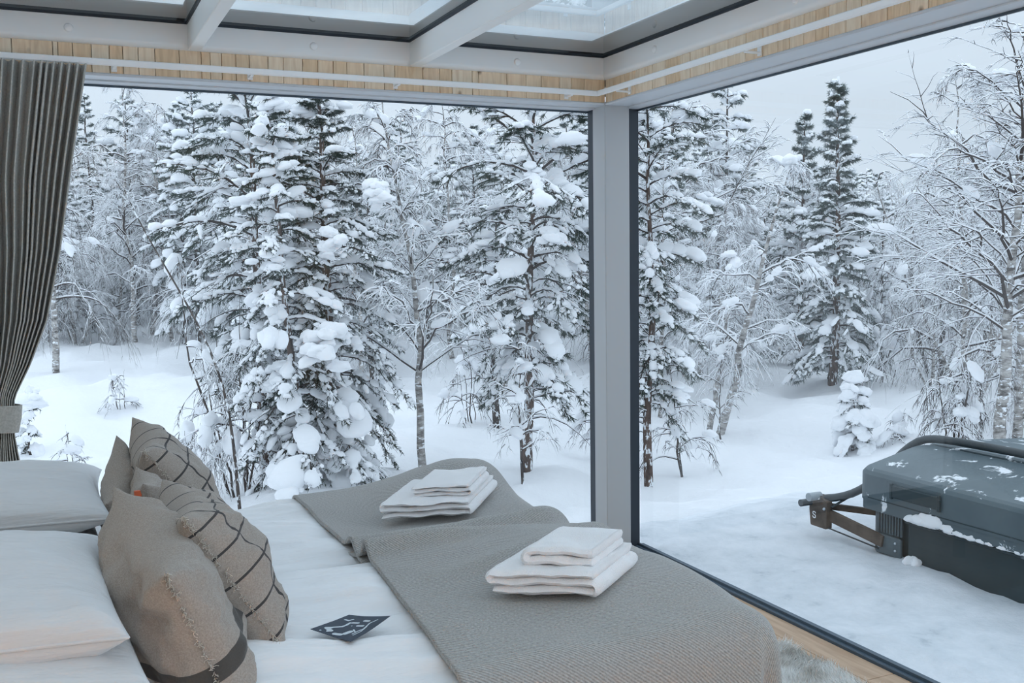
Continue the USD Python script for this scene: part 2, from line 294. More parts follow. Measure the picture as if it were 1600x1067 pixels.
terry = M('terry_towel', {"tc": ("texture_coordinate", {}), "n": ("noise_texture", {"scale": 420, "detail": 2}), "b": ("bump", {"strength": .55, "distance": .004}), "p": ("principled_bsdf", {"base_color": (.91, .90, .905), "roughness": .95, "specular_ior_level": .1, "sheen_weight": .3})},
          [("tc.object", "n.vector"), ("n.fac", "b.height"), ("b.normal", "p.normal")])
# woven wool: diagonal ribs with flecks of light and dark yarn
wool = M('wool_throw', {"uv": ("attribute", {"attribute": "st"}), "w1": ("wave_texture", {"wave_type": "bands", "bands_direction": "diagonal", "scale": 75, "distortion": 1.0, "detail": 1}),
                        "n": ("noise_texture", {"scale": 190, "detail": 2, "roughness": .7}), "n2": ("noise_texture", {"scale": 5, "detail": 3}),
                        "mw": ("mapping", {"scale": (1, -1, 1)}), "w2": ("wave_texture", {"wave_type": "bands", "bands_direction": "diagonal", "scale": 60, "distortion": .6}),
                        "ad": ("math", {"math_type": "multiply", "value2": .26}), "a2": ("math", {"math_type": "multiply_add", "value2": .88}), "r": ("rgb_ramp", {"ramp": [(.22, (.195, .187, .178)), (.52, (.355, .343, .328)), (.85, (.53, .517, .50))]}),
                        "b": ("bump", {"strength": .45, "distance": .003}), "p": ("principled_bsdf", {"roughness": .95, "specular_ior_level": .05, "sheen_weight": .25, "sheen_roughness": .6})},
         [("uv.vector", "w1.vector"), ("uv.vector", "n.vector"), ("uv.vector", "mw.vector"), ("mw.vector", "w2.vector"), ("w1.fac", "ad.value1"), ("n.fac", "a2.value1"), ("ad.value", "a2.value3"), ("a2.value", "r.fac"), ("r.color", "p.base_color"),
          ("w1.fac", "b.height"), ("b.normal", "p.normal")])
def check_mat(name, lines_s, lines_t, width, base1, base2, line, wide_band=None):
    nodes = {"uv": ("attribute", {"attribute": "st"}), "sx": ("separate_xyz", {}), "tc": ("texture_coordinate", {}), "n": ("noise_texture", {"scale": 340, "detail": 3}), "r": ("rgb_ramp", {"ramp": [(.3, base1), (.7, base2)]}),
             "b": ("bump", {"strength": .25, "distance": .002}), "mx": ("mix_color", {"b": line}), "p": ("principled_bsdf", {"roughness": .9, "specular_ior_level": .1, "sheen_weight": .15})}
    links = [("uv.vector", "sx.vector"), ("tc.object", "n.vector"), ("n.fac", "r.fac"), ("n.fac", "b.height"), ("b.normal", "p.normal"), ("r.color", "mx.a"), ("mx.result", "p.base_color")]
    terms = []
    for ax, pos in (("x", lines_s), ("y", lines_t)):
        for c, w in pos:
            k = f'd{len(terms)}'
            nodes[k] = ("math", {"math_type": "compare", "value2": c, "value3": w}); links.append((f"sx.{ax}", f"{k}.value1")); terms.append(k)
    prev = None
    for k in terms:
        if prev is None: prev = f"{k}.value"; continue
        nodes['m' + k] = ("math", {"math_type": "maximum"}); links += [(prev, f"m{k}.value1"), (f"{k}.value", f"m{k}.value2")]; prev = f"m{k}.value"
    nodes['fz'] = ("math", {"math_type": "multiply", "value2": .9}); links += [(prev, 'fz.value1'), ('fz.value', 'mx.fac')]
    return M(name, nodes, links)
LB1, LB2 = (.31, .268, .235), (.43, .38, .335)
check_m = check_mat('linen_check', [(v, .0075) for v in (.14, .38, .62, .86)], [(v, .0075) for v in (.12, .31, .50, .69, .88)], 0, LB1, LB2, (.03, .03, .035))
band_m = check_mat('linen_band', [(.5, -1)], [(.37, .048)], 0, LB1, LB2, (.055, .052, .05))
linen_plain = fabric('linen_plain', LB1, LB2, 320, (.3, .002), .15)
fray_m = plain('frayed_thread', (.66, .60, .53), .9, .1)
tag_m = plain('orange_tag', (.75, .16, .07), .6)
bedbase_m = fabric('bed_base_grey', (.20, .19, .18), (.26, .25, .24), 90)
leg_m = plain('bed_leg_wood', (.30, .2, .12), .5)
mattress_m = fabric('mattress_cover', (.70, .62, .58), (.78, .71, .67), 30, (.1, .004))

def puff(corners, T, q=.5, curve=.10, n=44, wr=.006, seed=0, flatten=0.0, sag=0.0):
    """a stuffed pillow. corners: 4 points (s,t) = (-1,-1),(1,-1),(1,1),(-1,1); T thickness; returns (v, f, uv) of two skins that meet in a seam"""
    A, B, C, D = [np.asarray(c, float) for c in corners]
    g = np.sin(np.linspace(-np.pi / 2, np.pi / 2, n)); S, Tt = np.meshgrid(g, g, indexing='ij')
    s = S * (1 - curve * (1 - Tt ** 2) * S ** 2); t = Tt * (1 - curve * (1 - S ** 2) * Tt ** 2)
    bil = lambda s, t: ((1 - s) * (1 - t))[..., None] / 4 * A + ((1 + s) * (1 - t))[..., None] / 4 * B + ((1 + s) * (1 + t))[..., None] / 4 * C + ((1 - s) * (1 + t))[..., None] / 4 * D
    base = bil(s, t); nrm = unit(np.cross(B - A, D - A)); h = (np.clip(1 - S ** 2, 0, 1) * np.clip(1 - Tt ** 2, 0, 1)) ** q * T / 2
    rim = np.clip(1 - np.maximum(np.abs(S), np.abs(Tt)), 0, 1); r = np.hypot(S, Tt)
    ang = np.arctan2(Tt, S)
    out = []
    for k, sg in enumerate((1, -1)):
        w = (meshkit.fbm(np.stack([S * 2.2 + 5 * k, Tt * 2.2, 0 * S + seed], -1), 4, seed) - .5) * wr * 5 + np.sin(ang * 18 + 5 * meshkit.noise(np.stack([S * 2, Tt * 2, 0 * S + seed], -1), seed)) * wr * .7 * np.clip(r - .45, 0, 1)
        hh = h + w * np.minimum(1, rim * 6)
        out.append(base + nrm * (sg * hh)[..., None])
    v = np.concatenate([o.reshape(-1, 3) for o in out]); F = grid_faces(n, n)
    f = np.vstack([F, F[:, ::-1] + n * n]); uv = np.tile(np.stack([(S + 1) / 2, (Tt + 1) / 2], -1).reshape(-1, 2), (2, 1))
    if np.dot(np.cross(v[f[0, 1]] - v[f[0, 0]], v[f[0, 2]] - v[f[0, 0]]), nrm) < 0: f = f[:, ::-1]
    return v, f, uv, base
def fringe(rng, line, out, n=260, L=.012):
    """frayed threads standing out of a seam line"""
    i = rng.uniform(0, len(line) - 1.001, n); a = i.astype(int); t = (i - a)[:, None]; P = line[a] * (1 - t) + line[a + 1] * t
    D = unit(out + rng.normal(size=(n, 3)) * .55); K = 4; s = np.linspace(0, 1, K)[None, :, None]; Ln = L * rng.uniform(.4, 1.2, (n, 1, 1))
    return tubes(P[:, None] + D[:, None] * s * Ln + rng.normal(size=(n, K, 3)) * .0016, np.full((n, K), .0007), 3)

Y0, YM, Y1, XF = 1.62, 2.47, 3.32, 1.40
for (ya, yb), lab in (((Y0 + .02, YM - .005), 'low single bed nearest the camera, under the front duvet'), ((YM + .005, Y1 - .02), 'low single bed beside the wide front window, under the far duvet')):
    b = thing('bed', lab, 'bed', (.37, (ya + yb) / 2, 0), group=None)
    part(b, 'base', box(-.64, XF - .03, ya + .01, yb - .01, .12, .32, .012), bedbase_m)
    part(b, 'mattress', box(-.64, XF - .035, ya, yb, .322, .50, .03), mattress_m, smooth=40)
    for lx in (-.56, XF - .10):
        for ly in (ya + .07, yb - .07): part(b, 'leg', trimesh.creation.cylinder(.025, .12, sections=16).apply_translation((lx, ly, .06)), leg_m, smooth=40)

def bump2(x, y, cx, cy, sx, sy, h): return h * np.exp(-((x - cx) / sx) ** 2 - ((y - cy) / sy) ** 2)
def top_near(x, y):
    z = .632 + .018 * np.cos(np.clip((y - 2.06) / .42, -1, 1) * 1.35) + .012 * np.sin(x * 5 + 1) * np.sin(y * 4)
    return z + bump2(x, y, 1.12, 2.36, .28, .12, .028) - bump2(x, y, .55, 1.75, .25, .12, .015)
def top_far(x, y):
    z = .622 + .012 * np.cos(np.clip((y - 2.9) / .42, -1, 1) * 1.35) + .010 * np.sin(x * 5) * np.sin(y * 5)
    return z + bump2(x, y, 1.22, 3.11, .19, .16, .085) - bump2(x, y, .85, 2.85, .22, .15, .012)
def drape(X, Y, x1, y0, y1, R, top, deep=1.0):
    """lays unrolled cloth coordinates over a rounded edge at x = x1, y = y0 and y = y1"""
    ox = np.maximum(0, X - x1); oy = np.where(Y < y0, Y - y0, np.where(Y > y1, Y - y1, 0.0)); d = np.hypot(ox, oy); dd = np.where(d > 0, d, 1)
    h = np.where(d < R * np.pi / 2, R * np.sin(np.minimum(d / R, np.pi / 2)), R); drop = np.where(d < R * np.pi / 2, R * (1 - np.cos(np.minimum(d / R, np.pi / 2))), R + (d - R * np.pi / 2))
    x = np.minimum(X, x1) + h * ox / dd; y = np.clip(Y, y0, y1) + h * oy / dd
    a = np.arctan2(-oy, ox); fold = np.where((ox > 0) & (oy < 0), np.sin(a * 8) * .022 * np.clip((d - .08) / .25, 0, 1), 0)
    x = x + fold * ox / dd; y = y + fold * oy / dd
    return x, y, top(np.minimum(X, x1), np.clip(Y, y0, y1)) - drop * deep
def sheet(xs, ys, fn, thick, wr=None):
    """a closed cloth of that thickness over the grid xs, ys; fn gives the upper skin"""
    X, Y = np.meshgrid(xs, ys, indexing='ij'); P = np.stack(fn(X, Y), -1)
    if wr is not None: P[..., 2] += wr(X, Y)
    du, dv = np.gradient(P, axis=0), np.gradient(P, axis=1); N = unit(np.cross(du, dv))
    n, m = X.shape; Q = P - N * thick; F = grid_faces(n, m); k = n * m
    e = np.r_[np.arange(m), np.arange(1, n) * m + m - 1, (n - 1) * m + np.arange(m - 2, -1, -1), np.arange(n - 2, 0, -1) * m]; e2 = np.roll(e, -1)
    rim = np.vstack([np.stack([e, e2, e2 + k], 1), np.stack([e, e2 + k, e + k], 1)])
    uv = np.tile(np.stack([X, Y], -1).reshape(-1, 2), (2, 1))
    return (np.vstack([P.reshape(-1, 3), Q.reshape(-1, 3)]), np.vstack([F, F[:, ::-1] + k, rim])), uv
def creases(seed, amp):
    def w(X, Y):
        a = meshkit.fbm(np.stack([X * 2.0 + Y * 1.2, Y * 15 + X * 2.5, 0 * X + seed], -1), 4, seed) - .5
        b = meshkit.fbm(np.stack([X * 6, Y * 5, 0 * X + seed], -1), 3, seed + 5) - .5
        return (a * amp * 2 + b * amp * .8) * np.clip((.72 - X) / .08, .1, 1)
    return w
xs = np.linspace(-.45, XF + .20, 150); ys = np.linspace(Y0 - .12, YM + .05, 150)
m_, uv_ = sheet(xs, ys, lambda X, Y: drape(X, Y, XF - .11, Y0 + .085, YM - .075, .085, lambda x, y: top_near(x, y) - .012 - .022 * np.clip((x - .72) / .12, 0, 1)), .05, creases(4, .024))
single('duvet', 'white cotton duvet on the nearer bed with the dark card lying on it', 'duvet', m_, linen_white, (.4, 2.05, .5), smooth=True)
ys = np.linspace(YM - .06, Y1 + .14, 150)
m_, uv_ = sheet(xs, ys, lambda X, Y: drape(X, Y, XF - .11, YM + .085, Y1 - .085, .08, lambda x, y: top_far(x, y) - .012 - .022 * np.clip((x - .72) / .12, 0, 1)), .05, creases(9, .024))
single('duvet', 'white cotton duvet on the farther bed next to the wide front window', 'duvet', m_, linen_white, (.4, 2.9, .5), smooth=True)
# throws
def hem(X, Y, base): return base
xs = np.linspace(.69, XF + .42, 190); ys = np.linspace(Y0 - .42, YM + .14, 220)
def near_throw(X, Y):
    xe = X + .04 * np.clip((2.35 - Y) / .7, 0, 1) * (1 - np.clip((X - .69) / .4, 0, 1)) * -1
    x, y, z = drape(xe, np.minimum(Y, YM - .04) if False else Y, XF - .10, Y0 + .085, YM + .3, .095, top_near)
    rid = np.clip((Y - (YM - .10)) / .12, 0, 1)
    z = z + .042 * np.exp(-((Y - (YM - .035) - .06 * (X - .7)) / .042) ** 2) * np.clip((1.22 - X) / .35, 0.0, 1) + .016 * np.exp(-((Y - 2.20 - .30 * (X - .9)) / .04) ** 2) * np.clip((X - .75) / .2, 0, 1) - np.where(Y > YM, (Y - YM) * .28, 0)
    return x, y - .02 * rid, z + .006
wr_w = lambda X, Y: (meshkit.fbm(np.stack([X * 4, Y * 4, 0 * X], -1), 3, 21) - .5) * .022
m_, uv_ = sheet(xs, ys, near_throw, .010, wr_w)
single('throw', 'grey woven wool throw over the foot of the nearer bed', 'blanket', m_, wool, (1.1, 2.05, .5), smooth=True, uv=uv_)
ys = np.linspace(YM - .115, Y1 + .22, 200)
def far_throw(X, Y):
    x, y, z = drape(X, Y, XF - .12, YM - .4, Y1 - .10, .09, top_far)
    z = z + .034 * np.exp(-((Y - (YM + .085) - .05 * (X - .7)) / .05) ** 2) - np.clip(YM - .02 - Y, 0, 1) * .5
    return x, y, z + .004
m_, uv_ = sheet(xs[xs < XF + .30], ys, far_throw, .010, wr_w)
single('throw', 'grey woven wool throw on the bed by the window, humped at its far corner', 'blanket', m_, wool, (1.1, 2.9, .5), smooth=True, uv=uv_)

# white pillows, two to a bed
def pillow(lab, x0, x1, y0, y1, z, T, seed, dz=0.0):
    c = [(x0, y0, z), (x1, y0, z - dz), (x1, y1, z - dz), (x0, y1, z)]
    v, f, uv, base = puff(c, T, q=.38, curve=.06, n=48, wr=.006, seed=seed)
    t = thing('pillow', lab, 'pillow', ((x0 + x1) / 2, (y0 + y1) / 2, z), group=None)
    p = part(t, 'pillowcase', (v, f), pillow_white, smooth=True)
    n = base.shape[0]; rim = np.concatenate([base[:, 0], base[-1], base[::-1, -1], base[0, ::-1]])
    part(t, 'seam_piping', tubes(rim[None, ::2], np.full((1, len(rim[::2])),   .0035), 5), pillow_white, smooth=True)
pillow('white cotton pillow under the topmost one on the nearer bed', -.60, .118, 1.655, 2.32, .705, .16, 2)
pillow('white cotton pillow lying topmost on the stack on the nearer bed', -.60, .085, 1.72, 2.36, .800, .19, 3, .015)
pillow('white cotton pillow under the topmost one on the farther bed', -.60, .09, 2.60, 3.22, .690, .13, 4)
pillow('white cotton pillow lying topmost on the stack on the farther bed', -.62, .105, 2.58, 3.22, .790, .17, 5, .01)
# cushions
frng = np.random.default_rng(5)
def cushion(lab, corners, T, mat, seed, fray=True, tag=None, curve=.12, wr=.007):
    v, f, uv, base = puff(corners, T, q=.46, curve=curve, n=56, wr=wr, seed=seed)
    t = thing('cushion', lab, 'cushion', np.mean(corners, 0))
    part(t, 'cover', (v, f), mat, smooth=True, uv=uv)
    if fray:
        A, B, C, D = [np.asarray(c, float) for c in corners]
        part(t, 'fringe', fringe(frng, base[0], unit(A - B), 230), fray_m, 'pale frayed threads along the side seam', smooth=True, kind='stuff')
    if tag is not None: part(t, 'tag', tag, tag_m, 'small orange sewn tag')
    return t
def cush_corners(yn, yf, bot, top, botf=None, topf=None):
    """s runs from the near side edge to the far one, t from the bottom edge to the top; bot, top = (x, z)"""
    botf, topf = botf or bot, topf or top
    return [(bot[0], yn, bot[1]), (botf[0], yf, botf[1]), (topf[0], yf, topf[1]), (top[0], yn, top[1])]
cushion('linen cushion with thin black check in front on the nearer bed', cush_corners(1.92, 2.36, (.385, .625), (.200, .925), (.36, .635), (.205, .91)), .19, check_m, 11, wr=.010)
cushion('plain linen cushion with one broad dark band along its lower edge', cush_corners(1.74, 2.20, (.275, .555), (.150, .875), (.23, .60), (.095, .94)), .21, band_m, 12, wr=.013)
cushion('linen cushion with thin black check on the farther bed by the window', cush_corners(2.60, 3.0, (.40, .64), (.185, .935), (.37, .65), (.187, .965)), .17, check_m, 13)
cushion('plain linen cushion behind the checked one on the farther bed', cush_corners(2.66, 2.98, (.20, .62), (.095, .80), (.21, .62), (.142, .92)), .15, linen_plain, 14, fray=False)
tc = np.array([.150, 2.40, .868])
cushion('plain linen cushion with a small orange tag, wedged between the two near cushions', cush_corners(2.385, 2.60, (.27, .62), (.165, .90)), .10, linen_plain, 15, fray=False, tag=box(tc[0] - .004, tc[0] + .012, tc[1] - .004, tc[1] + .004, tc[2], tc[2] + .014, .001))

# folded towels
def ribbon(path, t):
    """closed outline of a band of thickness t along a 2-D path"""
    p = np.asarray(path, float); d = unit(np.gradient(p, axis=0)); n = np.stack([-d[:, 1], d[:, 0]], 1)
    return p + n * t / 2, p - n * t / 2
def fold_path(w, levels, gap, r):
    """a serpentine of straight runs joined by round folds, from the bottom up"""
    pts = []; x = [-w / 2, w / 2]
    for k in range(levels):
        a, b = (x[0], x[1]) if k % 2 == 0 else (x[1], x[0]); z = k * gap
        pts += [(v, z + .0012 * math.sin(v * 60 + k * 2)) for v in np.linspace(a, b, 16)]
        if k < levels - 1:
            s = 1 if k % 2 == 0 else -1
            pts += [(b + s * math.sin(q) * gap / 2, z + gap / 2 - math.cos(q) * gap / 2) for q in np.linspace(.3, np.pi - .3, 6)]
    return np.array(pts)
def towel(lab, corner, e1, e2, levels, gap, t, z, seed, group=None, flip=False):
    """corner: near left bottom corner (x, y); e1: along the front; e2: away; a folded terry towel"""
    c = np.array([*corner, z]); e1 = np.array([*e1, 0.0]); e2 = np.array([*e2, 0.0]); w = np.linalg.norm(e1); d = np.linalg.norm(e2); u, v = e1 / w, e2 / d
    path = fold_path(w - gap, levels, gap, gap / 2)
    if flip: path[:, 0] *= -1
    up, lo = ribbon(path, t); m = 22; n = len(path)
    sk = []
    for k, e in enumerate((up, lo)):
        rows = []
        for j in range(m):
            q = j / (m - 1); ee = .5 * t * (1 - min(1, min(q, 1 - q) * 14)) ** 2 * (1 if k == 0 else -1)
            nn = (up - lo) / t
            o = e - nn * ee
            P = c + np.outer(o[:, 0] + w / 2, u) + v * (q * d) + np.outer(o[:, 1] + t / 2, (0, 0, 1.0))
            nz = meshkit.fbm(P * 16 + seed, 3, seed)[:, None] - .5; n2 = meshkit.fbm(P * 7 + seed + 9, 2, seed + 3)[:, None] - .5
            n3 = meshkit.fbm(P * 34 + seed, 2, seed + 7)[:, None] - .5; rows.append(P + np.array([0, 0, 1.0]) * (nz * .016 + n3 * .005) + v * n2 * .030 + u * (nz * .014 + n3 * .004))
        sk.append(np.array(rows))
    a, b = sk; F = grid_faces(m, n); k = m * n; V = np.vstack([a.reshape(-1, 3), b.reshape(-1, 3)])
    e = np.r_[np.arange(n), np.arange(1, m) * n + n - 1, (m - 1) * n + np.arange(n - 2, -1, -1), np.arange(m - 2, 0, -1) * n]; e2_ = np.roll(e, -1)
    rim = np.vstack([np.stack([e, e2_, e2_ + k], 1), np.stack([e, e2_ + k, e + k], 1)])
    single('towel', lab, 'towel', (V, np.vstack([F, F[:, ::-1] + k, rim])), terry, tuple(c), smooth=True, group=group)
zt = .662
A_, B_, C_ = at(762, 930, 2, zt)[:2], at(932, 935, 2, zt)[:2], at(991, 885, 2, zt)[:2]
e1, e2 = B_ - A_, (C_ - B_) * 1.08
towel('large white folded towel at the bottom of the near pair', A_, e1, e2, 3, .0195, .0184, zt, 31)
A2 = A_ + e1 * .26 + e2 * .16
towel('small white folded towel on top of the near pair', A2, e1 * .68, e2 * .74, 2, .021, .0192, zt + .0555, 32, flip=True)
zt = .652
A_, B_, C_ = at(592, 814, 2, zt)[:2], at(735, 806, 2, zt)[:2], at(770, 768, 2, zt)[:2]
e1, e2 = B_ - A_, (C_ - B_) * 1.15
towel('large white folded towel at the bottom of the pair by the window', A_, e1, e2, 3, .0165, .0155, zt, 33)
A2 = A_ + e1 * .30 + e2 * .16
towel('small white folded towel on top of the pair by the window', A2, e1 * .66, e2 * .72, 3, .0125, .0116, zt + .047, 34)

# the printed card
cz = .640
K4 = [at(485, 985, 2, cz + .003), at(548, 1003, 2, cz), at(610, 967, 2, cz + .006), at(545, 961, 2, cz + .001)]
def card_pt(u, v, off=0.0):
    u, v = np.asarray(u, float), np.asarray(v, float)
    p = ((1 - u) * (1 - v))[..., None] * K4[0] + (u * (1 - v))[..., None] * K4[1] + (u * v)[..., None] * K4[2] + ((1 - u) * v)[..., None] * K4[3]
    curl = .006 * np.clip(v * u - .35, 0, 1) ** 1.5 * 2 + .004 * np.clip((1 - u) * (1 - v) - .4, 0, 1)
    p[..., 2] += curl + off; return p
U, Vv = np.meshgrid(np.linspace(0, 1, 20), np.linspace(0, 1, 20), indexing='ij'); top = card_pt(U, Vv, .0008).reshape(-1, 3); bot = card_pt(U, Vv, 0).reshape(-1, 3); F = grid_faces(20, 20)
e = np.r_[np.arange(20), np.arange(1, 20) * 20 + 19, 380 + np.arange(18, -1, -1), np.arange(18, 0, -1) * 20]; e2_ = np.roll(e, -1)
rim = np.vstack([np.stack([e, e2_, e2_ + 400], 1), np.stack([e, e2_ + 400, e + 400], 1)])
cd = thing('card', 'dark blue card with a white drawing, lying on the white duvet', 'card', tuple(np.mean(K4, 0)))
part(cd, 'sheet', (np.vstack([top, bot]), np.vstack([F, F[:, ::-1] + 400, rim])), plain('card_ink_blue', (.045, .06, .085), .55, .3))
def on_card(poly):
    tri = trimesh.creation.triangulate_polygon(poly.simplify(.002), engine='earcut'); v2, f2 = np.asarray(tri[0]), np.asarray(tri[1])
    m = trimesh.Trimesh(np.c_[v2, np.zeros(len(v2))], f2, process=False).subdivide().subdivide()
    return card_pt(m.vertices[:, 0], m.vertices[:, 1], .0013), np.asarray(m.faces)
ell = lambda x, y, a, b, r=0: affinity.translate(affinity.rotate(affinity.scale(Point(0, 0).buffer(1, 12), a, b), r), x, y)
def cuv(px, py):      # drawing laid out on the card's own corners
    from scipy.optimize import fsolve
    g = lambda q: (card_pt(np.array(q[0]), np.array(q[1]))[:2] - at(px, py, 2, cz + .003)[:2]); return fsolve(g, (.5, .5))
zc = lambda x, y: (470 + x / 10.667, 940 + y / 10.667)
strokes = [LineString([cuv(*zc(*p)) for p in pts]).buffer(w) for pts, w in (
    ([(425, 440), (560, 430), (690, 420), (760, 395), (820, 360)], .030), ([(430, 445), (500, 490)], .045), ([(450, 500), (480, 450), (520, 440)], .032), ([(560, 535), (660, 545)], .045), ([(740, 530), (830, 500)], .05),
    ([(860, 535), (960, 490), (1050, 460), (1150, 380), (1280, 340)], .016), ([(870, 555), (1000, 500), (1100, 430)], .012), ([(870, 360), (950, 365)], .036), ([(950, 410), (1030, 415)], .034), ([(1070, 335), (1130, 345)], .036), ([(740, 300), (800, 320), (870, 300)], .026), ([(850, 410), (851, 411)], .014), ([(325, 490), (326, 491)], .022), ([(880, 470), (900, 500)], .016))]
part(cd, 'drawing', cat([on_card(s) for s in strokes]), plain('card_print_white', (.62, .68, .72), .6), 'white printed drawing of strokes and shapes')

# curtain and tieback
cur_m = fabric('curtain_fabric', (.44, .43, .395), (.56, .545, .51), 140, (.35, .002), .1)
XC = -.245                               # the pinched waist
def curtain_edge(z):
    k = [(2.14, .152), (1.772, .085), (1.45, .03), (1.203, -.025), (1.05, -.085), (.934, -.142), (.86, -.152), (.80, -.150), (.73, -.142), (.4, -.09), (.04, -.06)]
    a = np.array(k)[::-1]; return np.interp(z, a[:, 0], a[:, 1])
nz_, ns_ = 90, 560
zz = np.linspace(2.112, .04, nz_); ss = np.linspace(0, 1, ns_); Z, S_ = np.meshgrid(zz, ss, indexing='ij')
R_ = curtain_edge(Z); wide = np.interp(Z[:, 0], [.04, .6, .82, .9, 1.2, 1.7, 2.15], [.40, .28, .13, .15, .34, .52, .60])[:, None]
Lft = R_ - wide
ph = S_ * 23 + 1.1 * meshkit.noise(np.stack([S_ * 11, 0 * S_, 0 * S_], -1), 2) + .12 * meshkit.noise(np.stack([S_ * 12, Z * 1.2, 0 * S_], -1), 8)
amp = np.interp(Z[:, 0], [.04, .7, .85, 1.2, 2.15], [.030, .018, .012, .028, .030])[:, None] * (.55 + .8 * meshkit.noise(np.stack([S_ * 17, Z * .6, 0 * S_], -1), 12))
prof = np.sin(2 * np.pi * ph); prof = np.sign(prof) * np.abs(prof) ** .75
xx = Lft + (R_ - Lft) * S_ + .10 * wide * np.sin(4 * np.pi * ph) / 23 * 2.0; yy = YR - .004 + amp * prof + .02 * np.interp(Z, [.8, 1.6], [1, 0]) * (S_ - .5)
P1 = np.stack([xx, yy, Z], -1); N1 = unit(np.cross(np.gradient(P1, axis=1), np.gradient(P1, axis=0))); P2 = P1 + N1 * .0015
F = grid_faces(nz_, ns_); k = nz_ * ns_; e = np.r_[np.arange(ns_), np.arange(1, nz_) * ns_ + ns_ - 1, (nz_ - 1) * ns_ + np.arange(ns_ - 2, -1, -1), np.arange(nz_ - 2, 0, -1) * ns_]; e2_ = np.roll(e, -1)
rim = np.vstack([np.stack([e, e2_, e2_ + k], 1), np.stack([e, e2_ + k, e + k], 1)])
ct = thing('curtain', 'grey pleated curtain gathered by a tieback at the left of the front window', 'curtain', (XC, YR, 2.13))
part(ct, 'fabric', (np.vstack([P1.reshape(-1, 3), P2.reshape(-1, 3)]), np.vstack([F, F[:, ::-1] + k, rim])), cur_m, smooth=True)
th = np.linspace(0, 2 * np.pi, 60)
rows = []
for zc_, o, e_ in ((.815, 0, 0), (.815, .005, .003), (.865, .007, .012), (.912, .006, .018), (.912, .0, .018)):
    cx, w_ = -.215, .072 + o + e_; rows.append(np.stack([cx + w_ * np.cos(th), YR + (.045 + o) * np.sin(th), zc_ + .012 * np.cos(th) * 0 - .010 * np.cos(th)], -1))
tb = np.array(rows); part(ct, 'tieback', (tb.reshape(-1, 3), grid_faces(5, 60)[:, ::-1]), cur_m, smooth=40)

# rug
rug_m = varied('rug_pile', (.60, .58, .54), (.82, .82, .80), 14, .38, .6, rough=.95, spec=.05)
rr = np.random.default_rng(3); rg = thing('rug', 'shaggy off-white rug on the oak floor at the foot of the bed', 'rug', (1.9, 2.0, 0))
part(rg, 'backing', box(1.2, 2.31, .8, 2.74, .0005, .012, .004), rug_m)
n = 46000; B = np.c_[rr.uniform(1.45, 2.325, n), rr.uniform(1.7, 2.755, n), np.full(n, .008)]
fl_ = meshkit.fbm(np.c_[B[:, :2] * 7, np.zeros(n)], 2, 5); D = np.c_[np.cos(fl_ * 14), np.sin(fl_ * 14), np.full(n, .75)] + rr.normal(size=(n, 3)) * .45; D[:, 2] = np.abs(D[:, 2]) + .2
part(rg, 'pile', blades(rr, B, D, rr.uniform(.02, .045, n), .0035), rug_m, kind='stuff')

# a warm lamp behind the camera, mirrored faintly in the front window
lm = thing('floor_lamp', 'floor lamp with a round fabric shade standing by the back wall', 'lamp', (-.42, -1.0, 0))
part(lm, 'base', lathe([(0, 0), (.13, 0), (.13, .012), (.02, .025), (0, .025)], 32), seal_m, smooth=30) if False else None
lb = lathe([(0, 0), (.13, 0), (.13, .012), (.02, .025), (.012, .03), (.012, .78), (0, .78)], 32); lb.apply_translation((-.42, -1.0, 0)); part(lm, 'stand', lb, seal_m, smooth=30)
ls = lathe([(.15, .74), (.19, .74), (.155, 1.02), (.12, 1.02)], 40); ls = lathe([(.188, .74), (.19, .74), (.152, 1.02), (.150, 1.02), (.188, .74)], 40); ls.apply_translation((-.42, -1.0, 0))
part(lm, 'shade', ls, M('lamp_shade', {"d": ("diffuse_bsdf", {"color": (.8, .68, .5)}), "t": ("translucent_bsdf", {"color": (.9, .7, .45)}), "m": ("mix_closure", {"fac": .6})}, [("d.BSDF", "m.closure1"), ("t.BSDF", "m.closure2")], surface="m.closure"), smooth=30)
bl = trimesh.creation.icosphere(subdivisions=3, radius=.05); bl.apply_translation((-.42, -1.0, .86))
part(lm, 'bulb', bl, M('lamp_bulb', {"e": ("emission", {"color": (1, .62, .30), "strength": 330.0})}, surface="e.emission"), smooth=True)
# ------------------------------------------------------------------ snowy ground, deck, hot tub
def smooth(a, b, x): t = np.clip((x - a) / (b - a), 0, 1); return t * t * (3 - 2 * t)
MOUNDS = []
def ground_z(x, y):
    x, y = np.asarray(x, float), np.asarray(y, float); o = 0 * x
    p = lambda s, k=0: np.stack([x * s + k, y * s, o], -1)
    wild = -.34 + (meshkit.fbm(p(.45), 3, 11) - .5) * .34 + (meshkit.fbm(p(1.5), 3, 12) - .5) * .26 + .026 * np.clip(np.hypot(x, y) - 9, 0, 40)
    deck = -.035 + (meshkit.fbm(p(3.0), 3, 13) - .5) * .05 + (meshkit.fbm(p(9), 4, 14) - .5) * .045
    on = smooth(2.2, 2.5, x) * (1 - smooth(4.35, 5.25, y + .25 * (meshkit.noise(p(1.2), 4) - .5))) * (1 - smooth(7, 8, x))
    z = wild * (1 - on) + deck * on
    for mx, my, r, h in MOUNDS: z = z + h * np.exp(-((x - mx) ** 2 + (y - my) ** 2) / r ** 2)
    return z
def hit(px, py):
    """the ground point seen at a pixel"""
    d = ray(px, py); t = 3.0
    for _ in range(4000):
        q = EYE + d * t
        if q[2] < ground_z(q[0], q[1]): break
        t += .02
    return q
for px, py, r, h in ((300, 720, .5, .10), (410, 745, .45, .20), (690, 690, .8, .12), (560, 800, .9, .15), (870, 760, .6, .1), (1110, 830, .7, .08), (640, 500, 1.6, .35), (880, 560, 1.5, .35), (190, 640, 1.0, .16)):
    q = at(px, py, 2, -.34); MOUNDS.append((q[0], q[1], r, h))
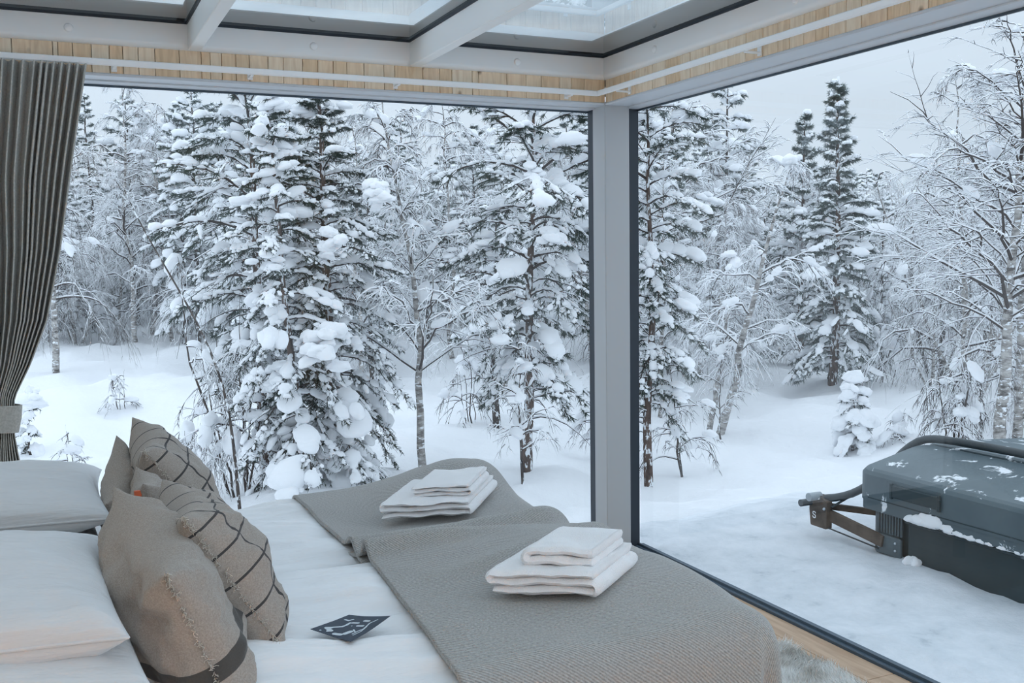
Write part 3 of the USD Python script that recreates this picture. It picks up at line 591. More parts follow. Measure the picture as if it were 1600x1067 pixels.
def lines(fine, grow_lo, grow_hi):
    lo = [fine[0]]; st = fine[1] - fine[0]
    while lo[-1] > grow_lo: st *= 1.07; lo.append(lo[-1] - st)
    hi = [fine[-1]]; st = fine[-1] - fine[-2]
    while hi[-1] < grow_hi: st *= 1.07; hi.append(hi[-1] + st)
    return np.r_[lo[:0:-1], fine, hi[1:]]
gx = lines(np.r_[np.arange(-3.5, 2.56, .11), np.arange(2.56, 6.2, .05)], -45, 70); gy = lines(np.r_[np.arange(-2.2, 4.23, .07), np.arange(4.23, 12, .075)], -30, 75)
gx[np.argmin(abs(gx - 2.555))] = 2.555; gy[np.argmin(abs(gy - 4.215))] = 4.215
X, Y = np.meshgrid(gx, gy, indexing='ij'); F = grid_faces(len(gx), len(gy)); V = np.stack([X, Y, ground_z(X, Y)], -1).reshape(-1, 3)
c = V[F].mean(1); keep = ~((c[:, 0] < 2.555) & (c[:, 0] > -1.2) & (c[:, 1] < 4.215) & (c[:, 1] > -1.9))
dk = smooth(2.2, 2.5, X) * (1 - smooth(4.2, 5.6, Y)) * (1 - smooth(7, 8, X))
single('ground', 'snow covered ground and trampled snowy deck outside the windows', 'ground', (V, F[keep]), ground_m, smooth=True, kind='structure', uv=np.stack([dk, dk], -1).reshape(-1, 2))

# hot tub, sunk into the deck
def patchy(name, base, base2, snow_lo, snow_hi, scale, rough=.45, stretch=(1, 1, 1)):
    """moulded vinyl with thin blown snow and frost stuck to it"""
    return M(name, {"tc": ("texture_coordinate", {}), "mp": ("mapping", {"scale": stretch}), "n": ("noise_texture", {"scale": scale, "detail": 6, "roughness": .62, "distortion": .6}), "n2": ("noise_texture", {"scale": 3, "detail": 4}),
                    "r": ("rgb_ramp", {"ramp": [(snow_lo, (0, 0, 0)), (snow_hi, (1, 1, 1))]}), "c": ("rgb_ramp", {"ramp": [(.35, base), (.65, base2)]}), "mx": ("mix_color", {"b": (.80, .84, .88)}),
                    "b": ("bump", {"strength": .3, "distance": .01}), "p": ("principled_bsdf", {"roughness": rough, "specular_ior_level": .4})},
             [("tc.object", "mp.vector"), ("mp.vector", "n.vector"), ("tc.object", "n2.vector"), ("n.fac", "r.fac"), ("n2.fac", "c.fac"), ("c.color", "mx.a"), ("r.color", "mx.fac"), ("mx.result", "p.base_color"), ("n.fac", "b.height"), ("b.normal", "p.normal")])
tub_side = patchy('tub_side_green', (.016, .030, .036), (.03, .050, .056), .66, .80, 4)
tub_corner = patchy('tub_corner_grey', (.07, .10, .115), (.105, .138, .152), .69, .75, 7)
cover_top = patchy('tub_cover_top', (.095, .115, .135), (.15, .175, .20), .46, .66, 4.2, .5, (1, 2.4, 1))
cover_side = patchy('tub_cover_side', (.075, .105, .12), (.11, .145, .16), .60, .64, 8)
dark_metal = plain('lifter_bar_black', (.035, .045, .05), .4, .5)
rust_metal = varied('lifter_bracket_brown', (.07, .055, .045), (.13, .10, .08), 14, rough=.6)
chrome = plain('bolt_zinc', (.55, .6, .65), .3, .5, .8)
TX, TY, TZ = 3.55, 3.62, -.035
tub = thing('hot_tub', 'dark green hot tub sunk into the snowy deck, closed by a grey snow dusted cover', 'hot tub', (TX, TY, TZ))
def plan(x0, x1, y0, y1, r): return Polygon([(x0, y0), (x1, y0), (x1, y1), (x0, y1)]).buffer(-r).buffer(r, quad_segs=8)
def prism(poly, z0, z1): m = trimesh.creation.extrude_polygon(poly, z1 - z0); m.apply_translation((0, 0, z0)); return m
part(tub, 'shell', prism(plan(TX + .02, 4.75, 1.72, TY - .02, .10), -.30, .20), tub_side, smooth=30)
part(tub, 'corner_panel', prism(plan(TX + .005, TX + .26, TY - .245, TY - .004, .095), -.30, .186), tub_corner, 'ribbed grey corner panel', smooth=30)
for k in range(9):
    yy = TY - .085 - k * .0175; part(tub, 'rib', box(TX - .0015, TX + .01, yy - .005, yy + .005, .070, .170, .002), tub_corner)
part(tub, 'side_panel', box(TX + .004, TX + .05, 1.98, TY - .262, -.30, .150, .006), tub_side, 'dark green long side panel')
part(tub, 'ledge', box(TX - .022, TX + .05, 1.98, TY - .262, .150, .166, .005), tub_side)
FOLD = 3.95
def cover_half(x0, x1, z_out, z_in, out_left):
    """one tapered half of the cover, thicker at the fold"""
    pl = plan(x0, x1, 1.66, TY + .03, .07) if True else None
    pts = np.array(pl.exterior.coords)[:-1]; z = lambda x: z_out + (z_in - z_out) * np.clip((x - x0) / (x1 - x0) if out_left else (x1 - x) / (x1 - x0), 0, 1)
    rings = []; cen = pts.mean(0)
    for ins, dz, bot in ((0, 0, 1), (0, -.022, 0), (.012, -.007, 0), (.03, 0, 0)):
        q = cen + (pts - cen) * (1 - ins / (np.abs(pts - cen).max(0)))
        rings.append(np.c_[q, np.full(len(q), .215) if bot else z(q[:, 0]) + dz])
    n = len(pts); V = np.vstack(rings + [np.c_[cen[None], z(cen[:1])]]); f = []
    for r in range(3):
        for i in range(n): j = (i + 1) % n; f += [[r * n + i, r * n + j, (r + 1) * n + j], [r * n + i, (r + 1) * n + j, (r + 1) * n + i]]
    f += [[3 * n + i, 3 * n + (i + 1) % n, 4 * n] for i in range(n)]
    return V, np.array(f)
def split_top(V, f, n=None):
    a = V[f]; nn = unit(np.cross(a[:, 1] - a[:, 0], a[:, 2] - a[:, 0])); return f[nn[:, 2] > .6], f[nn[:, 2] <= .6]
for lab, args in (('near half of the folding cover', (TX - .035, FOLD, .362, .452, True)), ('far half of the folding cover', (FOLD + .004, 4.80, .40, .452, False))):
    V, f = cover_half(*args); ft, fs = split_top(V, f)
    cv = part(tub, 'cover', (V, fs), cover_side, lab, smooth=False)
    part(cv, 'cover_top', (V, ft), cover_top, smooth=False)
    if args[4]:
        part(cv, 'skirt', prism(plan(TX - .032, FOLD - .02, 1.665, TY + .027, .07).difference(plan(TX + .0, FOLD - .05, 1.70, TY - .005, .06)), .172, .214), cover_side, smooth=30)
        part(cv, 'seam', box(TX - .0365, TX - .03, 1.72, TY - .05, .228, .233), tub_side)
        part(cv, 'handle', cat([box(TX - .046, TX - .035, 3.14, 3.42, .262, .322, .004), box(TX - .050, TX - .036, 3.135, 3.15, .255, .328, .003), box(TX - .050, TX - .036, 3.41, 3.425, .255, .328, .003)]), tub_side, 'dark strap handle on the cover edge')
# lifter: bracket arms beyond the corner, pivot, tubes, bar across the fold
lf = thing('cover_lifter', 'metal lifter with brown bracket and black bar lying across the hot tub cover', 'cover lifter', (TX - .03, TY + .2, 0))
BP = np.array([3.50, 3.865, .12])
part(lf, 'mounting_plate', box(TX - .012, TX + .004, TY - .235, TY - .075, -.03, .062, .004), tub_corner)
for dy in (-.205, -.105):
    for dz in (.015, .05): part(lf, 'bolt', trimesh.creation.icosphere(subdivisions=2, radius=.007).apply_translation((TX - .014, TY + dy, dz - .012)), chrome, smooth=True)
def beam(p, q, w, h):
    p, q = np.asarray(p, float), np.asarray(q, float); d = unit(q - p); s = unit(np.cross(d, [0, 0, 1.0])); u = np.cross(s, d); c = [a + s * i * w / 2 + u * j * h / 2 for a in (p, q) for i in (-1, 1) for j in (-1, 1)]
    return trimesh.convex.convex_hull(np.array(c))
part(lf, 'arm', beam((TX - .014, TY - .13, .030), (3.50, 3.84, .090), .022, .055), rust_metal)
part(lf, 'arm', beam((TX + .15, TY - .01, .115), (3.52, 3.84, .125), .02, .03), rust_metal)
part(lf, 'stay', tube(np.array([(TX - .014, TY - .10, -.012), (3.48, 3.86, .03)]), .004, 8), dark_metal, smooth=40)
hp = trimesh.creation.extrude_polygon(Polygon([(-.05, -.075), (.05, -.075), (.06, 0), (.055, .055), (.0, .075), (-.05, .05)]).buffer(.008), .035)
hp.apply_transform([[0, 0, 1, 3.475], [1, 0, 0, 3.865], [0, 1, 0, .10], [0, 0, 0, 1]]); head = part(lf, 'bracket', hp, rust_metal, smooth=30)
tm = meshkit.text_mesh('S', .034, .001, True); tm.apply_translation(-tm.bounds.mean(0)); tm.apply_transform([[0, 0, -1, 3.4735], [-1, 0, 0, 3.895], [0, 1, 0, .075], [0, 0, 0, 1]])
part(head, 'logo', tm, plain('logo_white', (.8, .8, .82), .5), 'white S shaped emblem')
for dz, dy, dx in ((.055, .005, 0), (.045, -.05, 0), (.01, .045, 0)): part(lf, 'bolt', trimesh.creation.icosphere(subdivisions=2, radius=.008).apply_translation((3.471 + dx, 3.865 - dy, .11 + dz)), chrome, smooth=True)
for c_, L_, r_ in (((3.455, 3.875, .175), .075, .021), ((3.45, 3.925, .135), .08, .018)):
    cy = trimesh.creation.cylinder(r_, L_, sections=24); cy.apply_transform(trimesh.transformations.rotation_matrix(math.pi / 2, (0, 1, 0))); cy.apply_translation(c_); part(lf, 'pivot_cap', cy, plain('plastic_cap_grey', (.30, .34, .37), .4) if r_ == .021 else dark_metal, smooth=40)
path = bez([(3.50, 3.85, .165), (3.66, 3.745, .225), (3.80, 3.73, .315), (3.86, 3.70, .385), (3.92, 3.64, .455), (3.945, 3.5, .480), (3.95, 3.3, .484), (3.95, 2.9, .484), (3.95, 2.2, .484), (3.95, 1.65, .484)], 60)
part(lf, 'bar', tube(path, .020, 12), dark_metal, 'black padded bar across the fold', smooth=40)
part(lf, 'gas_spring', cat([tube(np.array([(3.50, 3.80, .13), (3.60, 3.77, .185)]), .006, 8), tube(np.array([(3.60, 3.77, .185), (3.78, 3.71, .27)]), .012, 10)]), dark_metal, smooth=40)
# snow on the tub ledge, snow lumps on the deck
sr = np.random.default_rng(17)
n = 170; C = np.c_[TX - .012 + sr.normal(size=n) * .007, sr.uniform(2.0, 3.33, n), np.full(n, .168)]; big = np.exp(-((C[:, 1] - 3.18) / .12) ** 2) + .35 * meshkit.noise(np.c_[C[:, 1] * 9, np.zeros((n, 2))], 3) + .1
C[:, 2] += .014 * big
single('snow_ridge', 'ridge of snow lying along the ledge of the hot tub', 'snow', lumps(sr, C, np.tile([0, 1.0, 0], (n, 1)), np.c_[.014 + .03 * big, .010 + .012 * big, .007 + .026 * big] * sr.uniform(.7, 1.2, (n, 1)), LUMP2), snow_m, (TX - .012, 2.7, .168), smooth=True, kind='stuff')
for (px, py, s), lab in zip(((1427, 882, .026), (1550, 914, .032)), ('small lump of snow on the deck near the corner of the hot tub', 'larger lump of snow on the deck in front of the hot tub side')):
    q = hit(px, py); C = q + np.array([[0, 0, .4], [.5, .4, .2], [-.5, .5, .25], [.1, -.6, .15]]) * s
    single('snow_lump', lab, 'snow lump', lumps(sr, C, sr.normal(size=(4, 3)) * [1, 1, .1] + [1, 0, 0], np.full((4, 3), s) * sr.uniform(.7, 1.15, (4, 3)), LUMP2), snow_m, q, smooth=True)
# ------------------------------------------------------------------ the forest
def bark(name, lo, hi, speck, scale, stretch):
    """bark with snow blown into its cracks"""
    return M(name, {"tc": ("texture_coordinate", {}), "mp": ("mapping", {"scale": stretch}), "n": ("noise_texture", {"scale": scale, "detail": 5, "roughness": .65}), "r": ("rgb_ramp", {"ramp": [(.35, lo), (.6, hi)]}),
                    "n2": ("noise_texture", {"scale": scale * 1.6, "detail": 4, "roughness": .6}), "k": ("rgb_ramp", {"ramp": [(speck, (0, 0, 0)), (speck + .05, (1, 1, 1))]}), "mx": ("mix_color", {"b": (.84, .87, .9)}), "d": ("diffuse_bsdf", {})},
             [("tc.object", "mp.vector"), ("mp.vector", "n.vector"), ("n.fac", "r.fac"), ("mp.vector", "n2.vector"), ("n2.fac", "k.fac"), ("k.color", "mx.fac"), ("r.color", "mx.a"), ("mx.result", "d.color")], surface="d.BSDF")
bark_pine = bark('bark_pine', (.07, .055, .05), (.17, .125, .105), .53, 9, (2, 2, .8))
bark_dark = bark('bark_dark', (.05, .045, .045), (.12, .10, .09), .55, 10, (2, 2, .8))
bark_birch = bark('bark_birch', (.10, .09, .085), (.50, .48, .46), .56, 9, (1, 1, 2.5))
twig_m = M('twig_bark', {"d": ("diffuse_bsdf", {"color": (.085, .072, .068)})}, surface="d.BSDF")
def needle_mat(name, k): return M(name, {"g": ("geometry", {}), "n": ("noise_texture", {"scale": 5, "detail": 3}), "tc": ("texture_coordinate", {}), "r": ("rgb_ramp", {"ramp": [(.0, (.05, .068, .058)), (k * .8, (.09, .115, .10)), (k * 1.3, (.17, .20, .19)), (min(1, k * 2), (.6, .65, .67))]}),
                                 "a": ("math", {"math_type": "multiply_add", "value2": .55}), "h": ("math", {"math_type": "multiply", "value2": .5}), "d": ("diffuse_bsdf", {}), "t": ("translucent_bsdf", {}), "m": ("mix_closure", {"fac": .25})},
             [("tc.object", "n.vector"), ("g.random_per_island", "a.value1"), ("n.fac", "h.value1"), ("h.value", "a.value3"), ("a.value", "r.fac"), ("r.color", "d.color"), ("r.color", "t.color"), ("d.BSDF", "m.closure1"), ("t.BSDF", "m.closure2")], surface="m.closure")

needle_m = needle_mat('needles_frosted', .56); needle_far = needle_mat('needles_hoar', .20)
def trunk_path(rng, H, lean=(0, 0), wob=.04, K=14):
    s = np.linspace(0, 1, K); w = np.cumsum(rng.normal(size=(K, 2)) * wob / math.sqrt(K), 0); w -= w[0]
    return np.c_[lean[0] * s + w[:, 0], lean[1] * s + w[:, 1], -.25 + (H + .25) * s]
def conifer(seed, H, prof, nb=80, t0=.06, up=(.0, .9), droop=.75, ntw=10, twig=.45, q=14, blade=.028, bw=.006, snow=.055, nl=6, tr=.045, lean=(0, 0), tip=.3, tuft=False, sub=LUMP1, wob=.04, cover=.85, dead=0, tl=2, loads=0):
    rng = np.random.default_rng(seed); K = 8
    tp = trunk_path(rng, H, lean, wob); tr_r = tr * (1 - np.linspace(0, 1, len(tp)) * .86)
    trunk = tube(tp, tr_r, 10)
    t = np.sort(t0 + (.985 - t0) * (np.arange(nb) + rng.uniform(0, 1, nb)) / nb); az = np.arange(nb) * 2.399 + rng.uniform(-.5, .5, nb)
    L = np.array([prof(v) for v in t]) * rng.uniform(.62, 1.12, nb); L = np.maximum(L, .05)
    base, _ = along(tp[None], np.zeros(nb, int), (t * H + .25) / (H + .25))
    s = np.linspace(0, 1, K)
    u = (up[0] + (up[1] - up[0]) * t ** 1.5) * rng.uniform(.6, 1.4, nb) + rng.normal(size=nb) * .08; d = droop * (1 - .75 * t) * rng.uniform(.6, 1.35, nb)
    r = L[:, None] * (s - .12 * s ** 2 * d[:, None]); z = L[:, None] * (u[:, None] * s - d[:, None] * s ** 2 + tip * d[:, None] * np.clip(s - .75, 0, 1) ** 2 * 4)
    side = rng.normal(size=nb)[:, None] * .10 * L[:, None] * s ** 2
    P = np.stack([base[:, :1] + np.cos(az)[:, None] * r - np.sin(az)[:, None] * side, base[:, 1:2] + np.sin(az)[:, None] * r + np.cos(az)[:, None] * side, base[:, 2:] + z], -1)
    wood = [tubes(P, (.004 + .010 * L[:, None]) * (1 - .75 * s), 4)]
    # side twigs
    n = np.repeat(np.arange(nb), ntw); N = len(n); st = rng.uniform(.22, 1.0, N) ** .8; B, T = along(P, n, st)
    sg = rng.choice([-1, 1], N) * np.radians(rng.uniform(25, 70, N)); a2 = np.arctan2(T[:, 1], T[:, 0]) + sg
    l = np.clip(L[n] * twig * (1.2 - st) * rng.uniform(.6, 1.3, N), .05, .5); k4 = np.linspace(0, 1, 4)
    dz = (T[:, 2] * .6 - rng.uniform(.0, .35, N))[:, None] * k4 - (.35 * k4 ** 2)[None] * (1 - t[n])[:, None]
    Q = B[:, None] + np.stack([np.cos(a2)[:, None] * k4, np.sin(a2)[:, None] * k4, dz], -1) * l[:, None, None]
    wood.append(tubes(Q, np.full((N, 4), .0022) * (1.4 - k4), 3))
    # needles on twigs and on the outer part of each branch
    q = int(q * 1.5); m = np.repeat(np.arange(N), q); sv = rng.uniform(.55 if tuft else .08, 1.0, len(m)); Bn, Tn = along(Q, m, sv); D = Tn * (.55 if not tuft else .8) + unit(rng.normal(size=(len(m), 3)) - [0, 0, .45]) * .8; nd = [blades(rng, Bn, D, blade * rng.uniform(.6, 1.25, len(m)), bw)]
    m = np.repeat(np.arange(nb), q * 3); sv = rng.uniform(.25, 1.0, len(m)); Bn, Tn = along(P, m, sv); nd.append(blades(rng, Bn, Tn * .5 + unit(rng.normal(size=(len(m), 3)) - [0, 0, .5]) * .8, blade * rng.uniform(.7, 1.3, len(m)), bw))
    # snow: pads along branches, smaller loads along twigs
    m = np.repeat(np.arange(nb), nl); sv = np.tile((np.arange(nl) + .6) / nl, nb) + rng.uniform(-.06, .06, nb * nl); ok = (rng.uniform(size=nb)[m] < cover + .1) & (rng.uniform(size=len(m)) < cover); m, sv = m[ok], sv[ok]
    C, T = along(P, m, sv); ld = np.exp(rng.normal(size=nb) * .30)[m] * np.exp(rng.normal(size=len(m)) * .30) * .9 * (.45 + .65 * sv) * np.clip(L[m] / .35, .45, 1.15)
    sz = np.c_[np.maximum(L[m] / nl * .75, snow * ld), snow * ld * 1.0, snow * ld * .72]; C = C + np.c_[np.zeros((len(m), 2)), sz[:, 2] * .42]
    sn = [lumps(rng, C, T, sz, sub)]
    m = np.repeat(np.arange(N), tl); m = m[rng.uniform(size=len(m)) < cover * .9]; C, T = along(Q, m, rng.uniform(.2, 1.0, len(m))); f = np.exp(rng.normal(size=len(m)) * .4) * .7
    sz = np.c_[np.maximum(l[m] * .55 / tl, snow * .45) * rng.uniform(.7, 1.3, len(m)), snow * .50 * f, snow * .42 * f]; C = C + np.c_[np.zeros((len(m), 2)), sz[:, 2] * .5]; sn.append(lumps(rng, C, T, sz, LUMP0))
    if loads:
        m = rng.integers(0, nb, loads); C, T = along(P, m, rng.uniform(.35, .95, loads)); rr_ = rng.uniform(.055, .11, loads)
        for k in range(5):
            o = rng.normal(size=(loads, 3)) * rr_[:, None] * [.6, .6, .3]; sn.append(lumps(rng, C + o + [0, 0, .03], T, rr_[:, None] * np.array([[.75, .6, .42]]) * rng.uniform(.6, 1.1, (loads, 1)), LUMP1))
    C = tp[-1:] + [[0, 0, .01]]; sn.append(lumps(rng, C, np.array([[0, 0, 1.0]]), np.array([[.05, .022, .022]])))
    if dead:
        nbd = dead; az = rng.uniform(0, 6.28, nbd); hz = rng.uniform(.12, t0 + .12, nbd) * H; b0, _ = along(tp[None], np.zeros(nbd, int), (hz + .25) / (H + .25)); Ld = rng.uniform(.2, .7, nbd)
        kk = np.linspace(0, 1, 6); Pd = b0[:, None] + np.stack([np.cos(az)[:, None] * kk, np.sin(az)[:, None] * kk, (.35 * kk - rng.uniform(.3, .9, nbd)[:, None] * kk ** 2)], -1) * Ld[:, None, None]
        wood.append(tubes(Pd, np.full((nbd, 6), .005) * (1.2 - kk), 4)); sn.append(tubes(Pd + [0, 0, .006], np.full((nbd, 6), .007) * (1.1 - kk), 4))
    return dict(trunk=trunk, branches=cat(wood), needles=cat(nd), snow=cat(sn))

def snow_tubes(rng, P, R, amount, S=4):
    """snow lying on twigs: a ridge on top of each, thin where the twig is steep"""
    T = unit(np.gradient(P, axis=1)); flat = np.clip(1.15 - np.abs(T[..., 2]) ** 2 * 1.0, .15, 1); nz = rng.uniform(.55, 1.35, P.shape[:2])
    r = (R * .75 + amount * nz) * flat; return tubes(P + np.stack([0 * r, 0 * r, R * .5 + r * .55], -1), r, S)
def birch(seed, H, n1=26, n2=7, n3=4, t0=.22, spread=.36, rise=1.0, droop=.55, tr=.035, lean=(0, 0), snow=.0055, stems=1, wob=.10, loads=14, kink=.07):
    rng = np.random.default_rng(seed); trunks, br, sn = [], [], []; PP = []
    for k in range(stems):
        ln = np.array(lean) + (rng.normal(size=2) * .35 * H / 2.5 if stems > 1 else 0); h = H * (1 if k == 0 else rng.uniform(.55, .95)); tp = trunk_path(rng, h, ln, wob); trunks.append((tp, h))
        PP.append(tube(tp, tr * (.75 if k else 1) * (1 - np.linspace(0, 1, len(tp)) * .9), 8)); None if tr < .02 else sn.append(snow_tubes(rng, tp[None] + [tr * .3, 0, 0], (tr * .5 * (1 - np.linspace(0, 1, len(tp)) * .9))[None], snow * .4))
    tk = rng.integers(0, stems, n1); t = np.sort(t0 + (1 - t0) * rng.uniform(0, 1, n1)); TP = np.array([x[0] for x in trunks]); hs = np.array([x[1] for x in trunks])[tk]
    b, tt = along(TP, tk, (t * hs + .25) / (hs + .25)); az = np.arange(n1) * 2.4 + rng.uniform(-.6, .6, n1)
    L = H * spread * (1.15 - t) ** .75 * rng.uniform(.55, 1.2, n1); K = 9; s = np.linspace(0, 1, K)
    def arc(base, az, L, rise, droop, K):
        s = np.linspace(0, 1, K); N = len(base); j = np.cumsum(rng.normal(size=(N, K, 3)) * kink / K ** .5, 1); j -= j[:, :1]
        return base[:, None] + (np.stack([np.cos(az)[:, None] * (s - .2 * droop[:, None] * s ** 2), np.sin(az)[:, None] * (s - .2 * droop[:, None] * s ** 2), rise[:, None] * s - droop[:, None] * s ** 2], -1) + j) * L[:, None, None]
    P1 = arc(b, az, L, rise * rng.uniform(.5, 1.3, n1), droop * rng.uniform(.4, 1.6, n1), 9)
    def ramify(P, L, n, frac, ang, K, dr):
        m = np.repeat(np.arange(len(P)), n); sv = rng.uniform(.2, 1, len(m)); B, T = along(P, m, sv); a = np.arctan2(T[:, 1], T[:, 0]) + rng.choice([-1, 1], len(m)) * np.radians(rng.uniform(*ang, len(m)))
        l = np.maximum(L[m] * frac * (1.25 - sv) * rng.uniform(.6, 1.3, len(m)), .05); hz = np.clip(T[:, 2] / (np.hypot(T[:, 0], T[:, 1]) + .15), -1.2, 1.4)
        return arc(B, a, l, hz * .7 + rng.normal(size=len(m)) * .25, dr * rng.uniform(.2, 1.8, len(m)), K), l
    P2, L2 = ramify(P1, L, n2, .55, (20, 60), 6, droop); P3, L3 = ramify(P2, L2, n3, .55, (20, 65), 4, droop * .8)
    for P, r0 in ((P1, .0085 * (L / .8)[:, None].clip(.5, 1.6)), (P2, .0040), (P3, .0026)):
        K = P.shape[1]; R = r0 * (1.15 - np.linspace(0, 1, K)) * np.ones((len(P), K)); br.append(tubes(P, R, 4 if P is P1 else 3)); sn.append(snow_tubes(rng, P, R, snow, 4 if P is not P3 else 3))
    if loads:
        m = rng.integers(0, len(P1), loads); C, T = along(P1, m, rng.uniform(.1, .8, loads)); z = rng.uniform(.5, 1.3, (loads, 1)); sn.append(lumps(rng, C + [0, 0, .02], T, np.array([[.085, .05, .05]]) * z, LUMP2))
    return dict(trunk=cat(PP), branches=cat(br), snow=cat(sn))

TREE_MATS = dict(trunk=bark_pine, branches=twig_m, needles=needle_m, snow=snow_m)
TRI = 0
def plant(name, label, cat_, geo, loc, trunk=None, group=None, rz=0.0, far=False):
    global TRI
    t = thing(name, label, cat_, loc, group)
    c, s = math.cos(rz), math.sin(rz); Rz = np.array([[c, -s, 0], [s, c, 0], [0, 0, 1]])
    for k, (v, f) in geo.items():
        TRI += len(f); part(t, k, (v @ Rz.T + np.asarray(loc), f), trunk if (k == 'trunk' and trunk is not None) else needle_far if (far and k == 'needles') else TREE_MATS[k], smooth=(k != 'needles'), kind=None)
    t.h = None; return t
def height_to(loc, px, py):
    """how tall something standing at loc must be to reach up to that pixel"""
    d = ray(px, py); return EYE[2] + d[2] / math.hypot(d[0], d[1]) * math.hypot(loc[0], loc[1]) - loc[2]
def lerp(*k):
    a = np.array(k, float); return lambda t: float(np.interp(t, a[:, 0], a[:, 1]))
def spot(px, py, dist=None):
    """where a tree stands: the ground under a pixel, or at that distance along its direction"""
    if dist is None: q = hit(px, py); return np.array([q[0], q[1], float(ground_z(q[0], q[1])) - .02])
    d = ray(px, py); d = d / math.hypot(d[0], d[1]); x, y = d[0] * dist, d[1] * dist; return np.array([x, y, float(ground_z(x, y)) - .02])

# the trees nearest the windows, each built for its place
l = spot(520, 700, 7.3); H = height_to(l, 540, 95)
hero = plant('spruce', 'big broad spruce in the middle of the front window, boughs bent under thick snow', 'spruce', conifer(101, H, lerp((0, .72), (.15, .66), (.35, .62), (.6, .46), (.85, .22), (1, .05)), nb=124, ntw=17, q=14, blade=.036, bw=.006, snow=.034, nl=12, droop=.95, up=(.05, .7), tr=.055, tl=3, cover=.8, loads=34), l)
big = l
l = spot(412, 690, 7.7); H = height_to(l, 418, 60)
plant('pine', 'snow laden pine left of the big spruce, its brown trunk showing high up', 'pine', conifer(102, H, lerp((0, .35), (.3, .55), (.55, .75), (.8, .62), (1, .1)), nb=64, t0=.28, ntw=15, q=13, blade=.05, bw=.0065, snow=.036, nl=11, droop=1.3, up=(.45, .8), tr=.05, tuft=True, tl=3, cover=.82, loads=24, dead=10), l)
l = spot(476, 730, 7.0); H = height_to(l, 462, 150)
plant('spruce', 'young spruce with rounded snow caps between the brown trunked pine and the big spruce', 'spruce', conifer(103, H, lerp((0, .42), (.3, .46), (.6, .36), (.85, .24), (1, .05)), nb=66, ntw=13, q=13, blade=.036, bw=.006, snow=.040, nl=9, droop=1.15, up=(.1, .6), tr=.035, lean=(-.12, 0), tl=3, cover=.88, loads=26), l)
l = spot(825, 735); H = height_to(l, 826, 90)
plant('pine', 'reddish trunked pine standing just left of the corner post, big snow clumps on hanging boughs', 'pine', conifer(104, H, lerp((0, .25), (.2, .45), (.45, .62), (.7, .85), (.9, .55), (1, .2)), nb=66, t0=.22, ntw=14, q=14, blade=.052, bw=.0065, snow=.040, nl=10, droop=1.35, up=(.5, .7), tr=.048, tuft=True, tl=3, cover=.84, loads=30, dead=16), l)
l = spot(1010, 760); H = height_to(l, 1010, 110)
plant('pine', 'slender pine just right of the corner post, long snowy boughs hanging to the right', 'pine', conifer(105, H, lerp((0, .2), (.25, .42), (.6, .58), (.85, .6), (1, .15)), nb=58, t0=.2, ntw=14, q=13, blade=.05, bw=.0065, snow=.036, nl=10, droop=1.3, up=(.45, .7), tr=.040, tuft=True, tl=3, cover=.84, loads=18, dead=14), l)
crng = np.random.default_rng(8)
for px, py, r, dd in ((502, 528, .125, 6.75), (440, 588, .085, 6.8), (520, 375, .09, 6.8), (590, 300, .08, 6.9)):
    q = spot(px, py, dd); d = ray(px, py); q[2] = EYE[2] + d[2] / math.hypot(d[0], d[1]) * dd; n = 16
    off = crng.normal(size=(n, 3)) * [.55, .55, .45] * r; off[:, 2] -= np.hypot(off[:, 0], off[:, 1]) * .5
    part(hero, 'snow_clump', lumps(crng, q + off, crng.normal(size=(n, 3)) * [1, 1, .3], r * crng.uniform(.35, .75, (n, 1)) * np.array([[1.1, .9, .75]]), LUMP2), snow_m, smooth=True)
l = spot(660, 745); H = height_to(l, 655, 120)
plant('birch', 'slim bare birch between the big spruce and the reddish trunked pine', 'birch', birch(111, H, n1=36, n2=8, n3=5, spread=.27, rise=1.1, droop=.6, snow=.004, tr=.036, t0=.25), l, bark_birch)
l = spot(375, 775); H = height_to(l, 330, 400)
plant('birch_sapling', 'many stemmed bare sapling rising in front of the brown trunked pine', 'sapling', birch(112, H, n1=30, n2=7, n3=4, stems=5, spread=.36, tr=.014, t0=.12, rise=.6, droop=.9, snow=.0042, wob=.05, loads=34), l, bark_dark)
l = spot(1553, 690, 8.6); H = height_to(l, 1590, -60)
plant('birch', 'tall birch leaning right at the right edge of the right window', 'birch', birch(113, H, n1=54, n2=9, n3=6, spread=.36, rise=.85, droop=.30, snow=.0024, tr=.052, lean=(.21, -.10), t0=.25, wob=.05), l, bark_birch)
l = spot(1595, 690, 9.4); H = height_to(l, 1600, 60)
plant('birch', 'second birch trunk close behind the tall leaning one at the right edge', 'birch', birch(114, H, n1=30, n2=8, n3=5, spread=.3, rise=.8, droop=.5, snow=.0035, tr=.045, t0=.3), l, bark_birch)
l = spot(1300, 600, 12.5); H = height_to(l, 1303, 128)
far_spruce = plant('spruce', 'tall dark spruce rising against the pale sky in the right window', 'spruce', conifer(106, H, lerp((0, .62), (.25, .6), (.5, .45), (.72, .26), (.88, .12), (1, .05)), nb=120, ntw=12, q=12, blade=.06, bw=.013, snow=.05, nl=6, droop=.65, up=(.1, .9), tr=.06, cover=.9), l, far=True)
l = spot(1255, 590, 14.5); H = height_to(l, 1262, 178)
plant('pine', 'thin topped pine left of the tall dark spruce, bare leader with short side shoots', 'pine', conifer(107, H, lerp((0, .7), (.5, .6), (.7, .4), (.8, .14), (1, .06)), nb=80, ntw=10, q=12, blade=.06, bw=.013, snow=.05, nl=5, droop=.5, up=(.2, .9), tr=.05, cover=.85, tuft=True), l, far=True)
